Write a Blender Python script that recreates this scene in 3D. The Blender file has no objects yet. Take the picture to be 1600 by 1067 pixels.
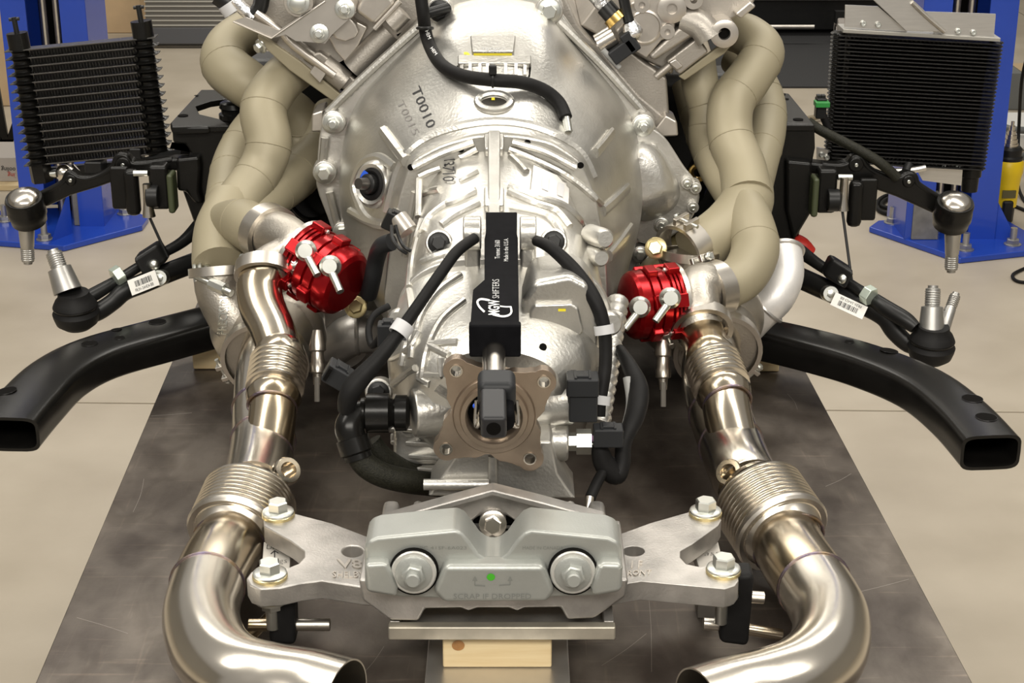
import bpy, bmesh, math, random
import numpy as np
from mathutils import Vector, Matrix, Quaternion
from mathutils.bvhtree import BVHTree
from mathutils.geometry import tessellate_polygon

random.seed(7); np.random.seed(7)
SC = bpy.context.scene
COL = SC.collection
R = math.radians
PI = math.pi

# ------------------------------------------------------------------ camera, light, exposure
FPX = 2610.0                      # focal length in pixels of the 1600 x 1067 frame
PITCH = R(20.6)
CAMZ = 1.6                        # camera height above the workshop floor
cam_d = bpy.data.cameras.new('camera'); cam = bpy.data.objects.new('camera', cam_d); COL.objects.link(cam)
cam_d.sensor_width = 36.0; cam_d.lens = 36.0*FPX/1600.0; cam_d.clip_start = .05; cam_d.clip_end = 60
cam.location = (0, 0, CAMZ); cam.rotation_euler = (PI/2-PITCH, 0, 0)
SC.camera = cam

wd = bpy.data.worlds.new('world'); SC.world = wd; wd.use_nodes = True
wd.node_tree.nodes['Background'].inputs[0].default_value = (1.0, .95, .87, 1)
wd.node_tree.nodes['Background'].inputs[1].default_value = .34

def area(name, loc, size, sizey, power, target, color=(1, .95, .86)):
    l = bpy.data.lights.new(name, 'AREA'); l.shape = 'RECTANGLE'; l.size = size; l.size_y = sizey
    l.energy = power; l.color = color
    o = bpy.data.objects.new(name, l); COL.objects.link(o); o.location = loc
    o.rotation_euler = (Vector(target)-Vector(loc)).to_track_quat('-Z', 'Y').to_euler()
    return o
area('ceiling_strip_light_a', (-1.5, 1.6, 3.4), .5, 3.0, 54, (-1.2, 1.8, 0))
area('ceiling_strip_light_b', (1.5, 1.6, 3.4), .5, 3.0, 54, (1.2, 1.8, 0))
area('ceiling_strip_light_c', (0, 4.6, 3.6), 4.5, .6, 72, (0, 4.0, 0))
area('camera_side_fill', (0, -.9, 2.9), 3.2, .7, 95, (0, 1.8, .8))  # soft fill added behind the camera to brighten the front faces
area('ceiling_strip_light_e', (0, 8.0, 3.6), 5.5, .6, 90, (0, 8.0, 0))

SC.view_settings.view_transform = 'Standard'; SC.view_settings.look = 'None'
SC.view_settings.gamma = 1.0; SC.view_settings.use_curve_mapping = False
SC.view_settings.exposure = 0.0

# ------------------------------------------------------------------ where things stand
CT, ST = math.cos(PITCH), math.sin(PITCH)
def ray(px, py):
    u = (px-800)/FPX; v = (533.5-py)/FPX
    return np.array((u, CT+v*ST, -ST+v*CT))
CAM = np.array((0, 0, CAMZ))
def P(px, py, Y):                 # the point at forward distance Y
    d = ray(px, py); return CAM+d*(Y/d[1])
def PZ(px, py, z):                # the point at height z
    d = ray(px, py); return CAM+d*((z-CAMZ)/d[2])
def dep(p): return p[1]*CT+(CAMZ-p[2])*ST
def M(px, p): return px*dep(p)/FPX      # a length in metres of px at point p
V3 = lambda *a: np.array(a, float)
def nrm(v):
    v = np.asarray(v, float); n = np.linalg.norm(v); return v/n if n > 1e-12 else v
def basis(ax):
    ax = nrm(ax); h = V3(0, 0, 1) if abs(ax[2]) < .9 else V3(0, 1, 0)
    ex = nrm(np.cross(h, ax)); return ex, np.cross(ax, ex), ax
def catmull(pts, res=6):
    pts = [np.asarray(p, float) for p in pts]
    if len(pts) < 3 or res <= 1: return pts
    out = []; n = len(pts)
    for i in range(n-1):
        p0 = pts[max(i-1, 0)]; p1 = pts[i]; p2 = pts[i+1]; p3 = pts[min(i+2, n-1)]
        for k in range(res):
            t = k/res
            out.append(.5*((2*p1)+(-p0+p2)*t+(2*p0-5*p1+4*p2-p3)*t*t+(-p0+3*p1-3*p2+p3)*t**3))
    out.append(pts[-1]); return out
def frames(pts):
    n = len(pts); T = [nrm(pts[min(i+1, n-1)]-pts[max(i-1, 0)]) for i in range(n)]
    ex, ey, _ = basis(T[0]); fr = []
    for t in T:
        ex = nrm(ex-t*np.dot(ex, t)); fr.append((ex, np.cross(t, ex)))
    return fr

class MB:
    def __init__(s): s.v = []; s.f = []; s.holed = False
    def add(s, vs, fs):
        b = len(s.v); s.v += [tuple(map(float, p)) for p in vs]; s.f += [tuple(i+b for i in f) for f in fs]; return s
    def box(s, c, sz, fr=None):
        ex, ey, ez = fr if fr else (V3(1, 0, 0), V3(0, 1, 0), V3(0, 0, 1)); c = np.asarray(c, float)
        vs = [c+ex*sz[0]/2*i+ey*sz[1]/2*j+ez*sz[2]/2*k for k in (-1, 1) for j in (-1, 1) for i in (-1, 1)]
        return s.add(vs, [(0, 2, 3, 1), (4, 5, 7, 6), (0, 1, 5, 4), (2, 6, 7, 3), (0, 4, 6, 2), (1, 3, 7, 5)])
    def rings(s, rs, cap=True, closed=False):
        n = len(rs[0]); m = len(rs); vs = [p for r in rs for p in r]; fs = []
        for i in range(m if closed else m-1):
            a = i*n; b = ((i+1) % m)*n
            for j in range(n):
                k = (j+1) % n; fs.append((a+j, a+k, b+k, b+j))
        if cap and not closed: fs += [tuple(range(n))[::-1], tuple(range((m-1)*n, m*n))]
        return s.add(vs, fs)
    def rev(s, o, ax, prof, n=24, cap=True):      # prof: (t along axis, radius)
        ex, ey, ez = basis(ax); o = np.asarray(o, float)
        rs = [[o+ez*t+(ex*math.cos(a)+ey*math.sin(a))*r for a in np.linspace(0, 2*PI, n, endpoint=False)] for t, r in prof]
        return s.rings(rs, cap)
    def cyl(s, p0, p1, r0, r1=None, n=20, cap=True):
        p0 = np.asarray(p0, float); p1 = np.asarray(p1, float); L = np.linalg.norm(p1-p0)
        return s.rev(p0, p1-p0, [(0, r0), (L, r0 if r1 is None else r1)], n, cap)
    def tube(s, pts, r, n=18, res=6, cap=True, inner=None, sx=1.0):
        m = len(pts)
        if not hasattr(r, '__len__'): r = [r]*m
        q = [np.append(np.asarray(p, float), rr) for p, rr in zip(pts, r)]
        q = catmull(q, res); c = [p[:3] for p in q]; rr = [p[3] for p in q]; fr = frames(c)
        A = np.linspace(0, 2*PI, n, endpoint=False)
        rs = [[c[i]+(fr[i][0]*math.cos(a)*sx+fr[i][1]*math.sin(a))*rr[i] for a in A] for i in range(len(c))]
        if inner:
            ri = [[c[i]+(fr[i][0]*math.cos(a)*sx+fr[i][1]*math.sin(a))*(rr[i]-inner) for a in A] for i in range(len(c))]
            return s.rings(rs+ri[::-1], closed=True)
        return s.rings(rs, cap)
    def torus(s, o, ax, RR, r, n=28, m=8):
        ex, ey, ez = basis(ax); o = np.asarray(o, float); rs = []
        for a in np.linspace(0, 2*PI, n, endpoint=False):
            d = ex*math.cos(a)+ey*math.sin(a)
            rs.append([o+d*(RR+r*math.cos(b))+ez*r*math.sin(b) for b in np.linspace(0, 2*PI, m, endpoint=False)])
        return s.rings(rs, closed=True)
    def sphere(s, c, r, n=16, m=10, sc=(1, 1, 1)):
        c = np.asarray(c, float); vs = [c+V3(0, 0, r*sc[2])]; fs = []
        for i in range(1, m):
            t = PI*i/m
            for j in range(n):
                a = 2*PI*j/n; vs.append(c+V3(math.sin(t)*math.cos(a)*r*sc[0], math.sin(t)*math.sin(a)*r*sc[1], math.cos(t)*r*sc[2]))
        vs.append(c-V3(0, 0, r*sc[2])); L = len(vs)-1
        for j in range(n):
            k = (j+1) % n; fs.append((0, 1+j, 1+k)); fs.append((L, L-n+k, L-n+j))
        for i in range(m-2):
            for j in range(n):
                k = (j+1) % n; a = 1+i*n; b = a+n; fs.append((a+j, b+j, b+k, a+k))
        return s.add(vs, fs)
    def prism(s, o, ex, ey, poly, d0, d1, holes=()):   # polygon in the ex, ey plane, extruded along ex x ey from d0 to d1
        o = np.asarray(o, float); ex = nrm(ex); ey = nrm(ey); ez = np.cross(ex, ey)
        loops = [list(poly)]+[list(h) for h in holes]; flat = [p for l in loops for p in l]; n = len(flat)
        vs = [o+ex*p[0]+ey*p[1]+ez*d0 for p in flat]+[o+ex*p[0]+ey*p[1]+ez*d1 for p in flat]; fs = []
        if holes:
            tri = tessellate_polygon([[Vector((p[0], p[1], 0)) for p in l] for l in loops])
            s.holed = True
            for t in tri: fs.append(tuple(t)[::-1]); fs.append(tuple(i+n for i in t))
        else:
            fs.append(tuple(range(n))[::-1]); fs.append(tuple(range(n, 2*n)))
        b = 0
        for l in loops:
            k = len(l)
            for i in range(k):
                j = (i+1) % k; fs.append((b+i, b+j, b+j+n, b+i+n))
            b += k
        return s.add(vs, fs)
    def prism3(s, top, vec):                     # polygon of 3-D points extruded by vec
        n = len(top); vec = np.asarray(vec, float)
        vs = [np.asarray(p, float) for p in top]+[np.asarray(p, float)+vec for p in top]
        fs = [tuple(range(n)), tuple(range(n, 2*n))[::-1]]+[(i, i+n, (i+1) % n+n, (i+1) % n) for i in range(n)]
        return s.add(vs, fs)
    def bolt(s, o, ax, r, h, wr=None, wh=None, n=6, rot=.3):
        ex, ey, ez = basis(ax); o = np.asarray(o, float); wr = wr or r*1.45; wh = wh or h*.25
        s.rev(o, ez, [(0, wr), (wh*.7, wr), (wh, wr*.86)], 20)
        A = np.arange(n)*2*PI/n+rot
        rr = lambda t, k: [o+ez*t+(ex*math.cos(a)+ey*math.sin(a))*k for a in A]
        return s.rings([rr(wh*.6, r), rr(h*.92, r), rr(h, r*.86)])
    def bvh(s): return BVHTree.FromPolygons([Vector(p) for p in s.v], s.f)
    def build(s, name, mat, parent=None, bevel=0, seg=2, ang=38, kind=None, label=None, sub=0):
        me = bpy.data.meshes.new(name)
        off = np.zeros(3)
        p = parent
        while p is not None: off += np.array(p.location); p = p.parent
        v = np.array(s.v)-off
        bm = bmesh.new(); bv = [bm.verts.new(x) for x in v]
        for f in s.f:
            try: bm.faces.new([bv[i] for i in f])
            except ValueError: pass
        bmesh.ops.recalc_face_normals(bm, faces=bm.faces)
        if s.holed: bmesh.ops.dissolve_limit(bm, angle_limit=R(1), verts=bm.verts, edges=bm.edges)
        bm.to_mesh(me); bm.free()
        me.polygons.foreach_set('use_smooth', [True]*len(me.polygons)); me.set_sharp_from_angle(angle=R(ang))
        me.materials.append(mat)
        o = bpy.data.objects.new(name, me); COL.objects.link(o)
        if parent: o.parent = parent
        if bevel:
            m = o.modifiers.new('bevel', 'BEVEL'); m.width = bevel; m.segments = seg; m.limit_method = 'ANGLE'; m.angle_limit = R(32); m.harden_normals = True
        if sub:
            m = o.modifiers.new('sub', 'SUBSURF'); m.levels = sub; m.render_levels = sub
        if kind: o['kind'] = kind
        if label: o['label'] = label
        return o

def tag(o, label, cat, group=None):
    o['label'] = label; o['category'] = cat
    if group: o['group'] = group
    return o
def thing(name, label, cat, loc, group=None):
    o = bpy.data.objects.new(name, None); COL.objects.link(o); o.location = tuple(map(float, loc))
    o.empty_display_size = .05
    return tag(o, label, cat, group)
_unit = {}
def unit(kind):                                  # shared meshes for small repeated parts, along +Z, radius 1
    if kind in _unit: return _unit[kind]
    m = MB()
    if kind == 'hexbolt': m.bolt((0, 0, 0), (0, 0, 1), 1, 1.35, 1.5, .35)
    elif kind == 'hexstud': m.bolt((0, 0, 0), (0, 0, 1), 1, 1.1, 1.55, .3); m.rev((0, 0, 1.0), (0, 0, 1), [(0, .62), (.75, .62), (.85, .5)], 14)
    elif kind == 'screw': m.rev((0, 0, 0), (0, 0, 1), [(0, 1), (.55, 1), (.8, .8), (.8, .45), (.4, .4)], 18)
    elif kind == 'hole': m.rev((0, 0, 0), (0, 0, 1), [(0, 1.0), (.03, .98)], 18)
    elif kind == 'nut': m.bolt((0, 0, 0), (0, 0, 1), 1, .9, 1.3, .2)
    v = m.v; me = bpy.data.meshes.new(kind); me.from_pydata(v, [], m.f); me.update()
    me.polygons.foreach_set('use_smooth', [True]*len(me.polygons)); me.set_sharp_from_angle(angle=R(35))
    _unit[kind] = me; return me
_umat = {}
def put(kind, name, mat, parent, o, ax, r, rz=0):
    key = (kind, mat.name)
    if key not in _umat:
        me = unit(kind).copy(); me.materials.append(mat); _umat[key] = me
    ob = bpy.data.objects.new(name, _umat[key]); COL.objects.link(ob); ob.parent = parent
    off = np.zeros(3); p = parent
    while p is not None: off += np.array(p.location); p = p.parent
    ob.location = Vector(np.asarray(o, float)-off); ob.rotation_mode = 'QUATERNION'
    ob.rotation_quaternion = Vector(nrm(ax)).to_track_quat('Z', 'Y') @ Quaternion((0, 0, 1), rz); ob.scale = (r, r, r)
    return ob

# ------------------------------------------------------------------ pixel outlines on planes
def resamp(poly, c, n, smooth=0):
    poly = np.asarray(poly, float); out = []
    for a in np.linspace(0, 2*PI, n, endpoint=False):
        d = V3(math.cos(a), math.sin(a)); best = 0
        for i in range(len(poly)):
            p = poly[i]-c; q = poly[(i+1) % len(poly)]-c; e = q-p
            den = d[0]*e[1]-d[1]*e[0]
            if abs(den) < 1e-12: continue
            t = (p[0]*e[1]-p[1]*e[0])/den; u = (p[0]*d[1]-p[1]*d[0])/den
            if -1e-9 <= u <= 1+1e-9 and t > best: best = t
        out.append(best)
    out = np.array(out)
    for _ in range(smooth): out = (np.roll(out, 1)+out*2+np.roll(out, -1))/4
    A = np.linspace(0, 2*PI, n, endpoint=False)
    return np.stack([c[0]+out*np.cos(A), c[1]+out*np.sin(A)], 1)
def ringY(Y, pts, c, n=72, smooth=1):            # pixel outline on the plane at distance Y; c is the centre (x, z)
    q = [P(a, b, Y) for a, b in pts]; q = [(p[0], p[2]) for p in q]
    return [V3(x, Y, z) for x, z in resamp(q, np.array(c, float), n, smooth)]
def prismY(mb, pts, Y0, Y1, holes=()):           # pixel outline read on the plane Y0, extruded to Y1
    q = [P(a, b, Y0) for a, b in pts]; hs = [[(P(a, b, Y0)[0], P(a, b, Y0)[2]) for a, b in h] for h in holes]
    return mb.prism((0, 0, 0), (1, 0, 0), (0, 0, 1), [(p[0], p[2]) for p in q], -Y0, -Y1, hs)
def prismZ(mb, pts, z0, z1, holes=()):           # pixel outline read on the plane z1 (the top), extruded down to z0
    q = [PZ(a, b, z1) for a, b in pts]; hs = [[tuple(PZ(a, b, z1)[:2]) for a, b in h] for h in holes]
    return mb.prism((0, 0, 0), (1, 0, 0), (0, 1, 0), [(p[0], p[1]) for p in q], z0, z1, hs)
def circ(cx, cy, rx, ry=None, n=20): return [(cx+rx*math.cos(a), cy+(ry or rx)*math.sin(a)) for a in np.linspace(0, 2*PI, n, endpoint=False)]
def hit(b, px, py, off=0.0):
    d = Vector(ray(px, py)).normalized(); l, nn, i, dist = b.ray_cast(Vector(CAM), d)
    if l is None: return None
    nn = -nn if nn.dot(d) > 0 else nn
    return np.array(l)+np.array(nn)*off, np.array(nn)
def hr(b, px, py, d):               # on the line of sight, d before the surface
    q = hp(b, px, py); v = CAM-q; return q+v/np.linalg.norm(v)*d
def hp(b, px, py, off=0.0, Y=None):
    h = hit(b, px, py, off); return h[0] if h else P(px, py, Y if Y else 1.9)

_txt = {}
def text2d(s, bold=0.0):
    k = (s, bold)
    if k in _txt: return _txt[k]
    c = bpy.data.curves.new('t', 'FONT'); c.body = s; c.size = 1; c.resolution_u = 2; c.offset = bold
    o = bpy.data.objects.new('t', c); COL.objects.link(o); dg = bpy.context.evaluated_depsgraph_get()
    me = bpy.data.meshes.new_from_object(o.evaluated_get(dg)); v = [(p.co.x, p.co.y) for p in me.vertices]; f = [tuple(p.vertices) for p in me.polygons]
    bpy.data.objects.remove(o); bpy.data.curves.remove(c); bpy.data.meshes.remove(me)
    _txt[k] = (v, f); return v, f
def text_on(mb, s, bv, o, u, h, off=.0007, bold=0.0, Y=None, th=0.0):   # o: pixel of the lower left, u: pixel vector of the whole width, h: pixel vector of the cap height
    v, f = text2d(s, bold); w = max(p[0] for p in v); o = np.array(o, float); u = np.array(u, float); h = np.array(h, float)
    vs = [hp(bv, *(o+u*p[0]/w+h*p[1]/.7), off, Y) for p in v]
    if th:                                       # raised letters: give them side walls down to the surface
        lo = [hp(bv, *(o+u*p[0]/w+h*p[1]/.7), off-th, Y) for p in v]; n = len(vs); e = {}
        for q in f:
            for i in range(len(q)): e[(q[i], q[(i+1) % len(q)])] = 1
        return mb.add(vs+lo, list(f)+[(a, b, b+n, a+n) for a, b in e if (b, a) not in e])
    return mb.add(vs, f)
def text_flat(mb, s, o, ex, ey, w, h, bold=0.0, th=0.0):         # flat text in metres: width w, cap height h
    v, f = text2d(s, bold); W = max(p[0] for p in v); o = np.asarray(o, float); ex = nrm(ex); ey = nrm(ey)
    vs = [o+ex*p[0]/W*w+ey*p[1]/.7*h for p in v]
    if th:
        ez = np.cross(ex, ey); n = len(vs); e = {}
        for q in f:
            for i in range(len(q)):
                k = (q[i], q[(i+1) % len(q)]); e[k] = 1
        bd = [k for k in e if (k[1], k[0]) not in e]
        return mb.add([p+ez*th for p in vs]+vs, list(f)+[(a, b, b+n, a+n) for a, b in bd])
    return mb.add(vs, f)
def patch_on(mb, bv, quad, off=.0006, n=6, m=6):                 # a print or sticker laid on a surface; quad: four pixels
    a, b, c, d = [np.array(q, float) for q in quad]; vs = []; fs = []
    for j in range(m+1):
        for i in range(n+1):
            s = i/n; t = j/m; vs.append(hp(bv, *((a*(1-s)+b*s)*(1-t)+(d*(1-s)+c*s)*t), off))
    for j in range(m):
        for i in range(n):
            k = j*(n+1)+i; fs.append((k, k+1, k+n+2, k+n+1))
    return mb.add(vs, fs)
def stroke_on(mb, bv, pts, w, off=.0006, Y=None, res=5):         # a marker stroke of pixel width w
    q = catmull([np.array(p, float) for p in pts], res); vs = []
    for i, p in enumerate(q):
        t = q[min(i+1, len(q)-1)]-q[max(i-1, 0)]; t = t/(np.linalg.norm(t)+1e-9); nn = np.array((-t[1], t[0]))*w/2
        vs += [hp(bv, *(p-nn), off, Y), hp(bv, *(p+nn), off, Y)]
    return mb.add(vs, [(2*i, 2*i+1, 2*i+3, 2*i+2) for i in range(len(q)-1)])
def rib_on(mb, bv, pts, r, lift=0.0, res=5, sx=1.0, n=8):        # a cast rib that follows a surface under a pixel line
    q = catmull([np.array(p, float) for p in pts], res); c = [hp(bv, *p, lift) for p in q]
    return mb.tube(c, r, n=n, res=1, sx=sx)

# ------------------------------------------------------------------ materials
def mat(name, col, rough=.5, metal=0.0, nscale=0, namt=0.0, bump=0.0, bscale=None, coat=0.0, col2=None, rvar=0.0, detail=4, stretch=None, aniso=0.0, spec=None):
    m = bpy.data.materials.new(name); m.use_nodes = True; nt = m.node_tree; b = nt.nodes['Principled BSDF']
    b.inputs['Base Color'].default_value = (*col, 1); b.inputs['Roughness'].default_value = rough; b.inputs['Metallic'].default_value = metal
    if coat: b.inputs['Coat Weight'].default_value = coat; b.inputs['Coat Roughness'].default_value = .08
    if spec is not None: b.inputs['Specular IOR Level'].default_value = spec
    if aniso: b.inputs['Anisotropic'].default_value = aniso
    if nscale or bump:
        g = nt.nodes.new('ShaderNodeNewGeometry'); mp = nt.nodes.new('ShaderNodeMapping'); nt.links.new(g.outputs['Position'], mp.inputs[0])
        if stretch: mp.inputs['Scale'].default_value = stretch
        nz = nt.nodes.new('ShaderNodeTexNoise'); nz.inputs['Scale'].default_value = nscale or 20; nz.inputs['Detail'].default_value = detail
        nt.links.new(mp.outputs[0], nz.inputs['Vector'])
        if namt or col2:
            rp = nt.nodes.new('ShaderNodeValToRGB'); rp.color_ramp.elements[0].position = .3; rp.color_ramp.elements[1].position = .7
            c2 = col2 or tuple(min(1, c*(1+namt)) for c in col); c1 = col if col2 else tuple(c*(1-namt) for c in col)
            rp.color_ramp.elements[0].color = (*c1, 1); rp.color_ramp.elements[1].color = (*c2, 1)
            nt.links.new(nz.outputs['Fac'], rp.inputs[0]); nt.links.new(rp.outputs[0], b.inputs['Base Color'])
        if rvar:
            mr = nt.nodes.new('ShaderNodeMapRange'); mr.inputs['To Min'].default_value = max(.02, rough-rvar); mr.inputs['To Max'].default_value = rough+rvar
            nt.links.new(nz.outputs['Fac'], mr.inputs['Value']); nt.links.new(mr.outputs[0], b.inputs['Roughness'])
        if bump:
            n2 = nt.nodes.new('ShaderNodeTexNoise'); n2.inputs['Scale'].default_value = bscale or nscale; n2.inputs['Detail'].default_value = 3
            nt.links.new(g.outputs['Position'], n2.inputs['Vector'])
            bp = nt.nodes.new('ShaderNodeBump'); bp.inputs['Strength'].default_value = bump; bp.inputs['Distance'].default_value = .002
            nt.links.new(n2.outputs['Fac'], bp.inputs['Height']); nt.links.new(bp.outputs[0], b.inputs['Normal'])
    return m
ALU = mat('cast_aluminium', (.60, .585, .55), .40, .85, 14, .16, .22, 300, rvar=.08)
ALU2 = mat('cast_aluminium_bright', (.60, .585, .545), .34, .88, 11, .17, .20, 240, rvar=.09, detail=7)
HEAD = mat('cast_aluminium_engine', (.43, .40, .36), .44, .8, 12, .14, .2, 400)
MACH = mat('machined_aluminium', (.60, .56, .51), .33, .85, 60, .06)
MOUNT = mat('zinc_grey_casting', (.40, .41, .385), .42, .55, 16, .08, .08, 400)
CROSS = mat('raw_aluminium_casting', (.45, .43, .405), .40, .75, 22, .30, .16, 360, rvar=.07, detail=7)
SS = mat('polished_stainless', (.74, .69, .61), .21, 1.0, 7, .05, rvar=.04)
SSB = mat('brushed_stainless', (.66, .62, .56), .32, 1.0, 30, .08)
TINT = mat('heat_tinted_stainless', (.63, .575, .49), .21, 1.0, 8, 0, col2=(.44, .345, .21), rvar=.04)
WELD = mat('weld_bead', (.34, .25, .15), .30, 1.0, 55, 0, .35, 700, col2=(.22, .19, .30))
CAST = mat('cast_stainless', (.50, .465, .41), .40, .95, 24, .10, .25, 380)
CER = mat('beige_ceramic_coating', (.305, .268, .182), .50, .12, 7, .08, .05, 700)
CERD = mat('ceramic_weld_line', (.272, .238, .158), .6, .12, 40, .08)
BLKP = mat('black_gloss_paint', (.007, .0066, .006), .26, 0, 40, .2, .03, 200, spec=.27)
BLK = mat('black_satin', (.010, .010, .010), .38, 0, 50, .15, spec=.35)
RUB = mat('black_rubber', (.010, .0096, .0096), .55, 0, 60, .2, spec=.16)
ANO = mat('black_anodised', (.006, .006, .007), .6, 0, 80, .2, spec=.03)
DARK = mat('dark_void_shade', (.006, .0055, .005), .8, 0, spec=.05)  # near black, stands in for the shade inside holes and gaps
GREY = mat('grey_plastic', (.30, .30, .29), .5)
DGREY = mat('dark_grey_plastic', (.020, .021, .023), .45, spec=.25)
ZINC = mat('zinc_plated_steel', (.66, .67, .63), .34, 1.0, 40, .08)
YZ = mat('yellow_zinc', (.62, .52, .28), .3, .9, 40, .1)
BRASS = mat('brass', (.62, .42, .14), .28, 1.0)
STEEL = mat('machined_steel', (.62, .58, .52), .24, 1.0, 60, .05)
FLAN = mat('bronze_tinted_steel', (.34, .27, .21), .36, .85, 40, .10, .05, 300)
RED = mat('red_anodised', (.34, .005, .008), .22, .7, 60, .1)
WHT = mat('white_paper', (.80, .78, .74), .6)
INK = mat('black_ink', (.02, .02, .022), .6)
GINK = mat('grey_ink', (.30, .29, .28), .6)
WINK = mat('white_print', (.86, .86, .85), .5)
SILV = mat('silver_print', (.55, .55, .55), .4)
YEL = mat('yellow_marker', (.85, .72, .03), .5)
GRN = mat('green_marker', (.06, .42, .02), .5)
BLUM = mat('blue_marker', (.02, .10, .65), .5)
def wood_mat():
    m = mat('pine_wood', (.66, .50, .27), .55, 0, 6, 0, col2=(.76, .62, .38), stretch=(2, 2, 26), bump=.05, bscale=90); return m
WOOD = wood_mat()
KNOT = mat('wood_knot', (.42, .20, .06), .5, 0, 60, .3)
BLUE = mat('blue_enamel', (.012, .055, .40), .26, 0, 3, .10, coat=.3)
CARD = mat('cardboard', (.62, .45, .27), .7, 0, 8, .08)
CABLE = mat('light_grey_sleeve', (.55, .55, .56), .5)
YPLA = mat('yellow_plastic', (.90, .62, .01), .35)
FINM = mat('black_cooler_fin', (.010, .0095, .009), .34, 0, 90, .3, .1, 900, spec=.3)
LFIN = mat('highlit_fin_edge', (.085, .080, .074), .30, .5, spec=.4)  # highlight along the cooler rows put into a lighter plate colour
ALB = mat('sheet_aluminium', (.62, .60, .57), .32, .85, 30, .05, stretch=(1, 1, 12))
SLEEVE = mat('woven_sleeve', (.016, .0155, .010), .5, 0, 500, .6, .5, 900, spec=.25)
FOIL = mat('foil_wrap', (.85, .85, .86), .25, 1.0, 160, .1, .9, 160)
GASK = mat('rubber_mat', (.030, .030, .031), .8, 0, 200, .4)
# ------------------------------------------------------------------ the setting
CONC = mat('concrete', (.40, .345, .265), .46, 0, 3.2, 0, .10, 160, col2=(.50, .44, .35), detail=10, rvar=.12)
fl = MB().box((0, 5, -.06), (14, 14, .08)).build('floor', mat('joint_filler', (.10, .085, .065), .8)); fl['kind'] = 'structure'
def yj(x, y0): return y0-.026*x
J = [-1.9, 3.80, 9.3, 11.95]
for i in range(3):
    a, b = J[i]+.004, J[i+1]-.004
    for xa, xb in ((-6.9, 2.9), (2.908, 6.9)):
        MB().prism((0, 0, 0), (1, 0, 0), (0, 1, 0), [(xa, yj(xa, a)), (xb, yj(xb, a)), (xb, yj(xb, b)), (xa, yj(xa, b))], -.02, 0).build('slab', CONC, fl, bevel=.003)
WALLM = mat('painted_wall', (.42, .40, .36), .7, 0, 3, .05)
for n, c, s in (('wall_back', (0, 12.1, 1.8), (14, .1, 3.6)), ('wall_left', (-7, 5, 1.8), (.1, 14, 3.6)), ('wall_right', (7, 5, 1.8), (.1, 14, 3.6))):
    MB().box(c, s).build(n, WALLM)['kind'] = 'structure'

# ------------------------------------------------------------------ steel table
TZ = .70
def table_mat():
    m = mat('scratched_steel_plate', (.115, .092, .075), .42, .5, 8, 0, .06, 260, col2=(.215, .18, .15), detail=10, rvar=.10, stretch=(1.3, .8, 1))
    nt = m.node_tree; b = nt.nodes['Principled BSDF']; rp = [n for n in nt.nodes if n.type == 'VALTORGB'][0]
    e = rp.color_ramp.elements; e[0].position = .34; e[1].position = .68; e[0].color = (.058, .045, .037, 1); e[1].color = (.18, .155, .13, 1)
    g = nt.nodes.new('ShaderNodeNewGeometry'); cur = rp.outputs[0]
    for sc, scale, lo, hi, c in (((9, 120, 1), 1.0, .60, .75, (1.55, 1.5, 1.45, 1)), ((95, 6, 1), 1.2, .62, .78, (1.4, 1.37, 1.33, 1)), ((22, 14, 1), 1.0, .35, .55, (.72, .70, .68, 1))):
        mp = nt.nodes.new('ShaderNodeMapping'); mp.inputs['Scale'].default_value = sc; mp.inputs['Rotation'].default_value = (0, 0, .35*scale); nt.links.new(g.outputs['Position'], mp.inputs[0])
        nz = nt.nodes.new('ShaderNodeTexNoise'); nz.inputs['Scale'].default_value = scale; nz.inputs['Detail'].default_value = 6; nz.inputs['Distortion'].default_value = .6; nt.links.new(mp.outputs[0], nz.inputs['Vector'])
        r2 = nt.nodes.new('ShaderNodeValToRGB'); q = r2.color_ramp.elements; q[0].position = lo; q[1].position = hi
        q[0].color = c if c[0] < 1 else (1, 1, 1, 1); q[1].color = (1, 1, 1, 1) if c[0] < 1 else c
        nt.links.new(nz.outputs['Fac'], r2.inputs[0]); mx = nt.nodes.new('ShaderNodeMixRGB'); mx.blend_type = 'MULTIPLY'; mx.inputs[0].default_value = 1
        nt.links.new(cur, mx.inputs[1]); nt.links.new(r2.outputs[0], mx.inputs[2]); cur = mx.outputs[0]
    nt.links.new(cur, b.inputs['Base Color'])
    return m
TAB = table_mat()
tb = thing('steel_table', 'dark brown steel plate table the whole drivetrain rests on', 'table', (0, 2, 0))
nl, nr = PZ(55, 1067, TZ), PZ(1520, 1067, TZ); fl_, fr_ = PZ(275, 550, TZ), PZ(1240, 545, TZ)
def edge(a, b, Y): return a+(b-a)*((Y-a[1])/(b[1]-a[1]))
cs = [edge(nl, fl_, 1.12), edge(nr, fr_, 1.12), edge(nr, fr_, 3.15), edge(nl, fl_, 3.15)]
MB().prism((0, 0, 0), (1, 0, 0), (0, 1, 0), [(p[0], p[1]) for p in cs], TZ-.012, TZ).build('table_top', TAB, tb, bevel=.0015)
MB().box((-.02, 2.14, .645), (.60, 1.85, .085)).build('frame', BLK, tb, bevel=.004)
for x in (-.28, .24):
    for y in (1.26, 3.0):
        MB().box((x, y, .301), (.05, .05, .602)).build('leg', BLK, tb, bevel=.003)
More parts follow.
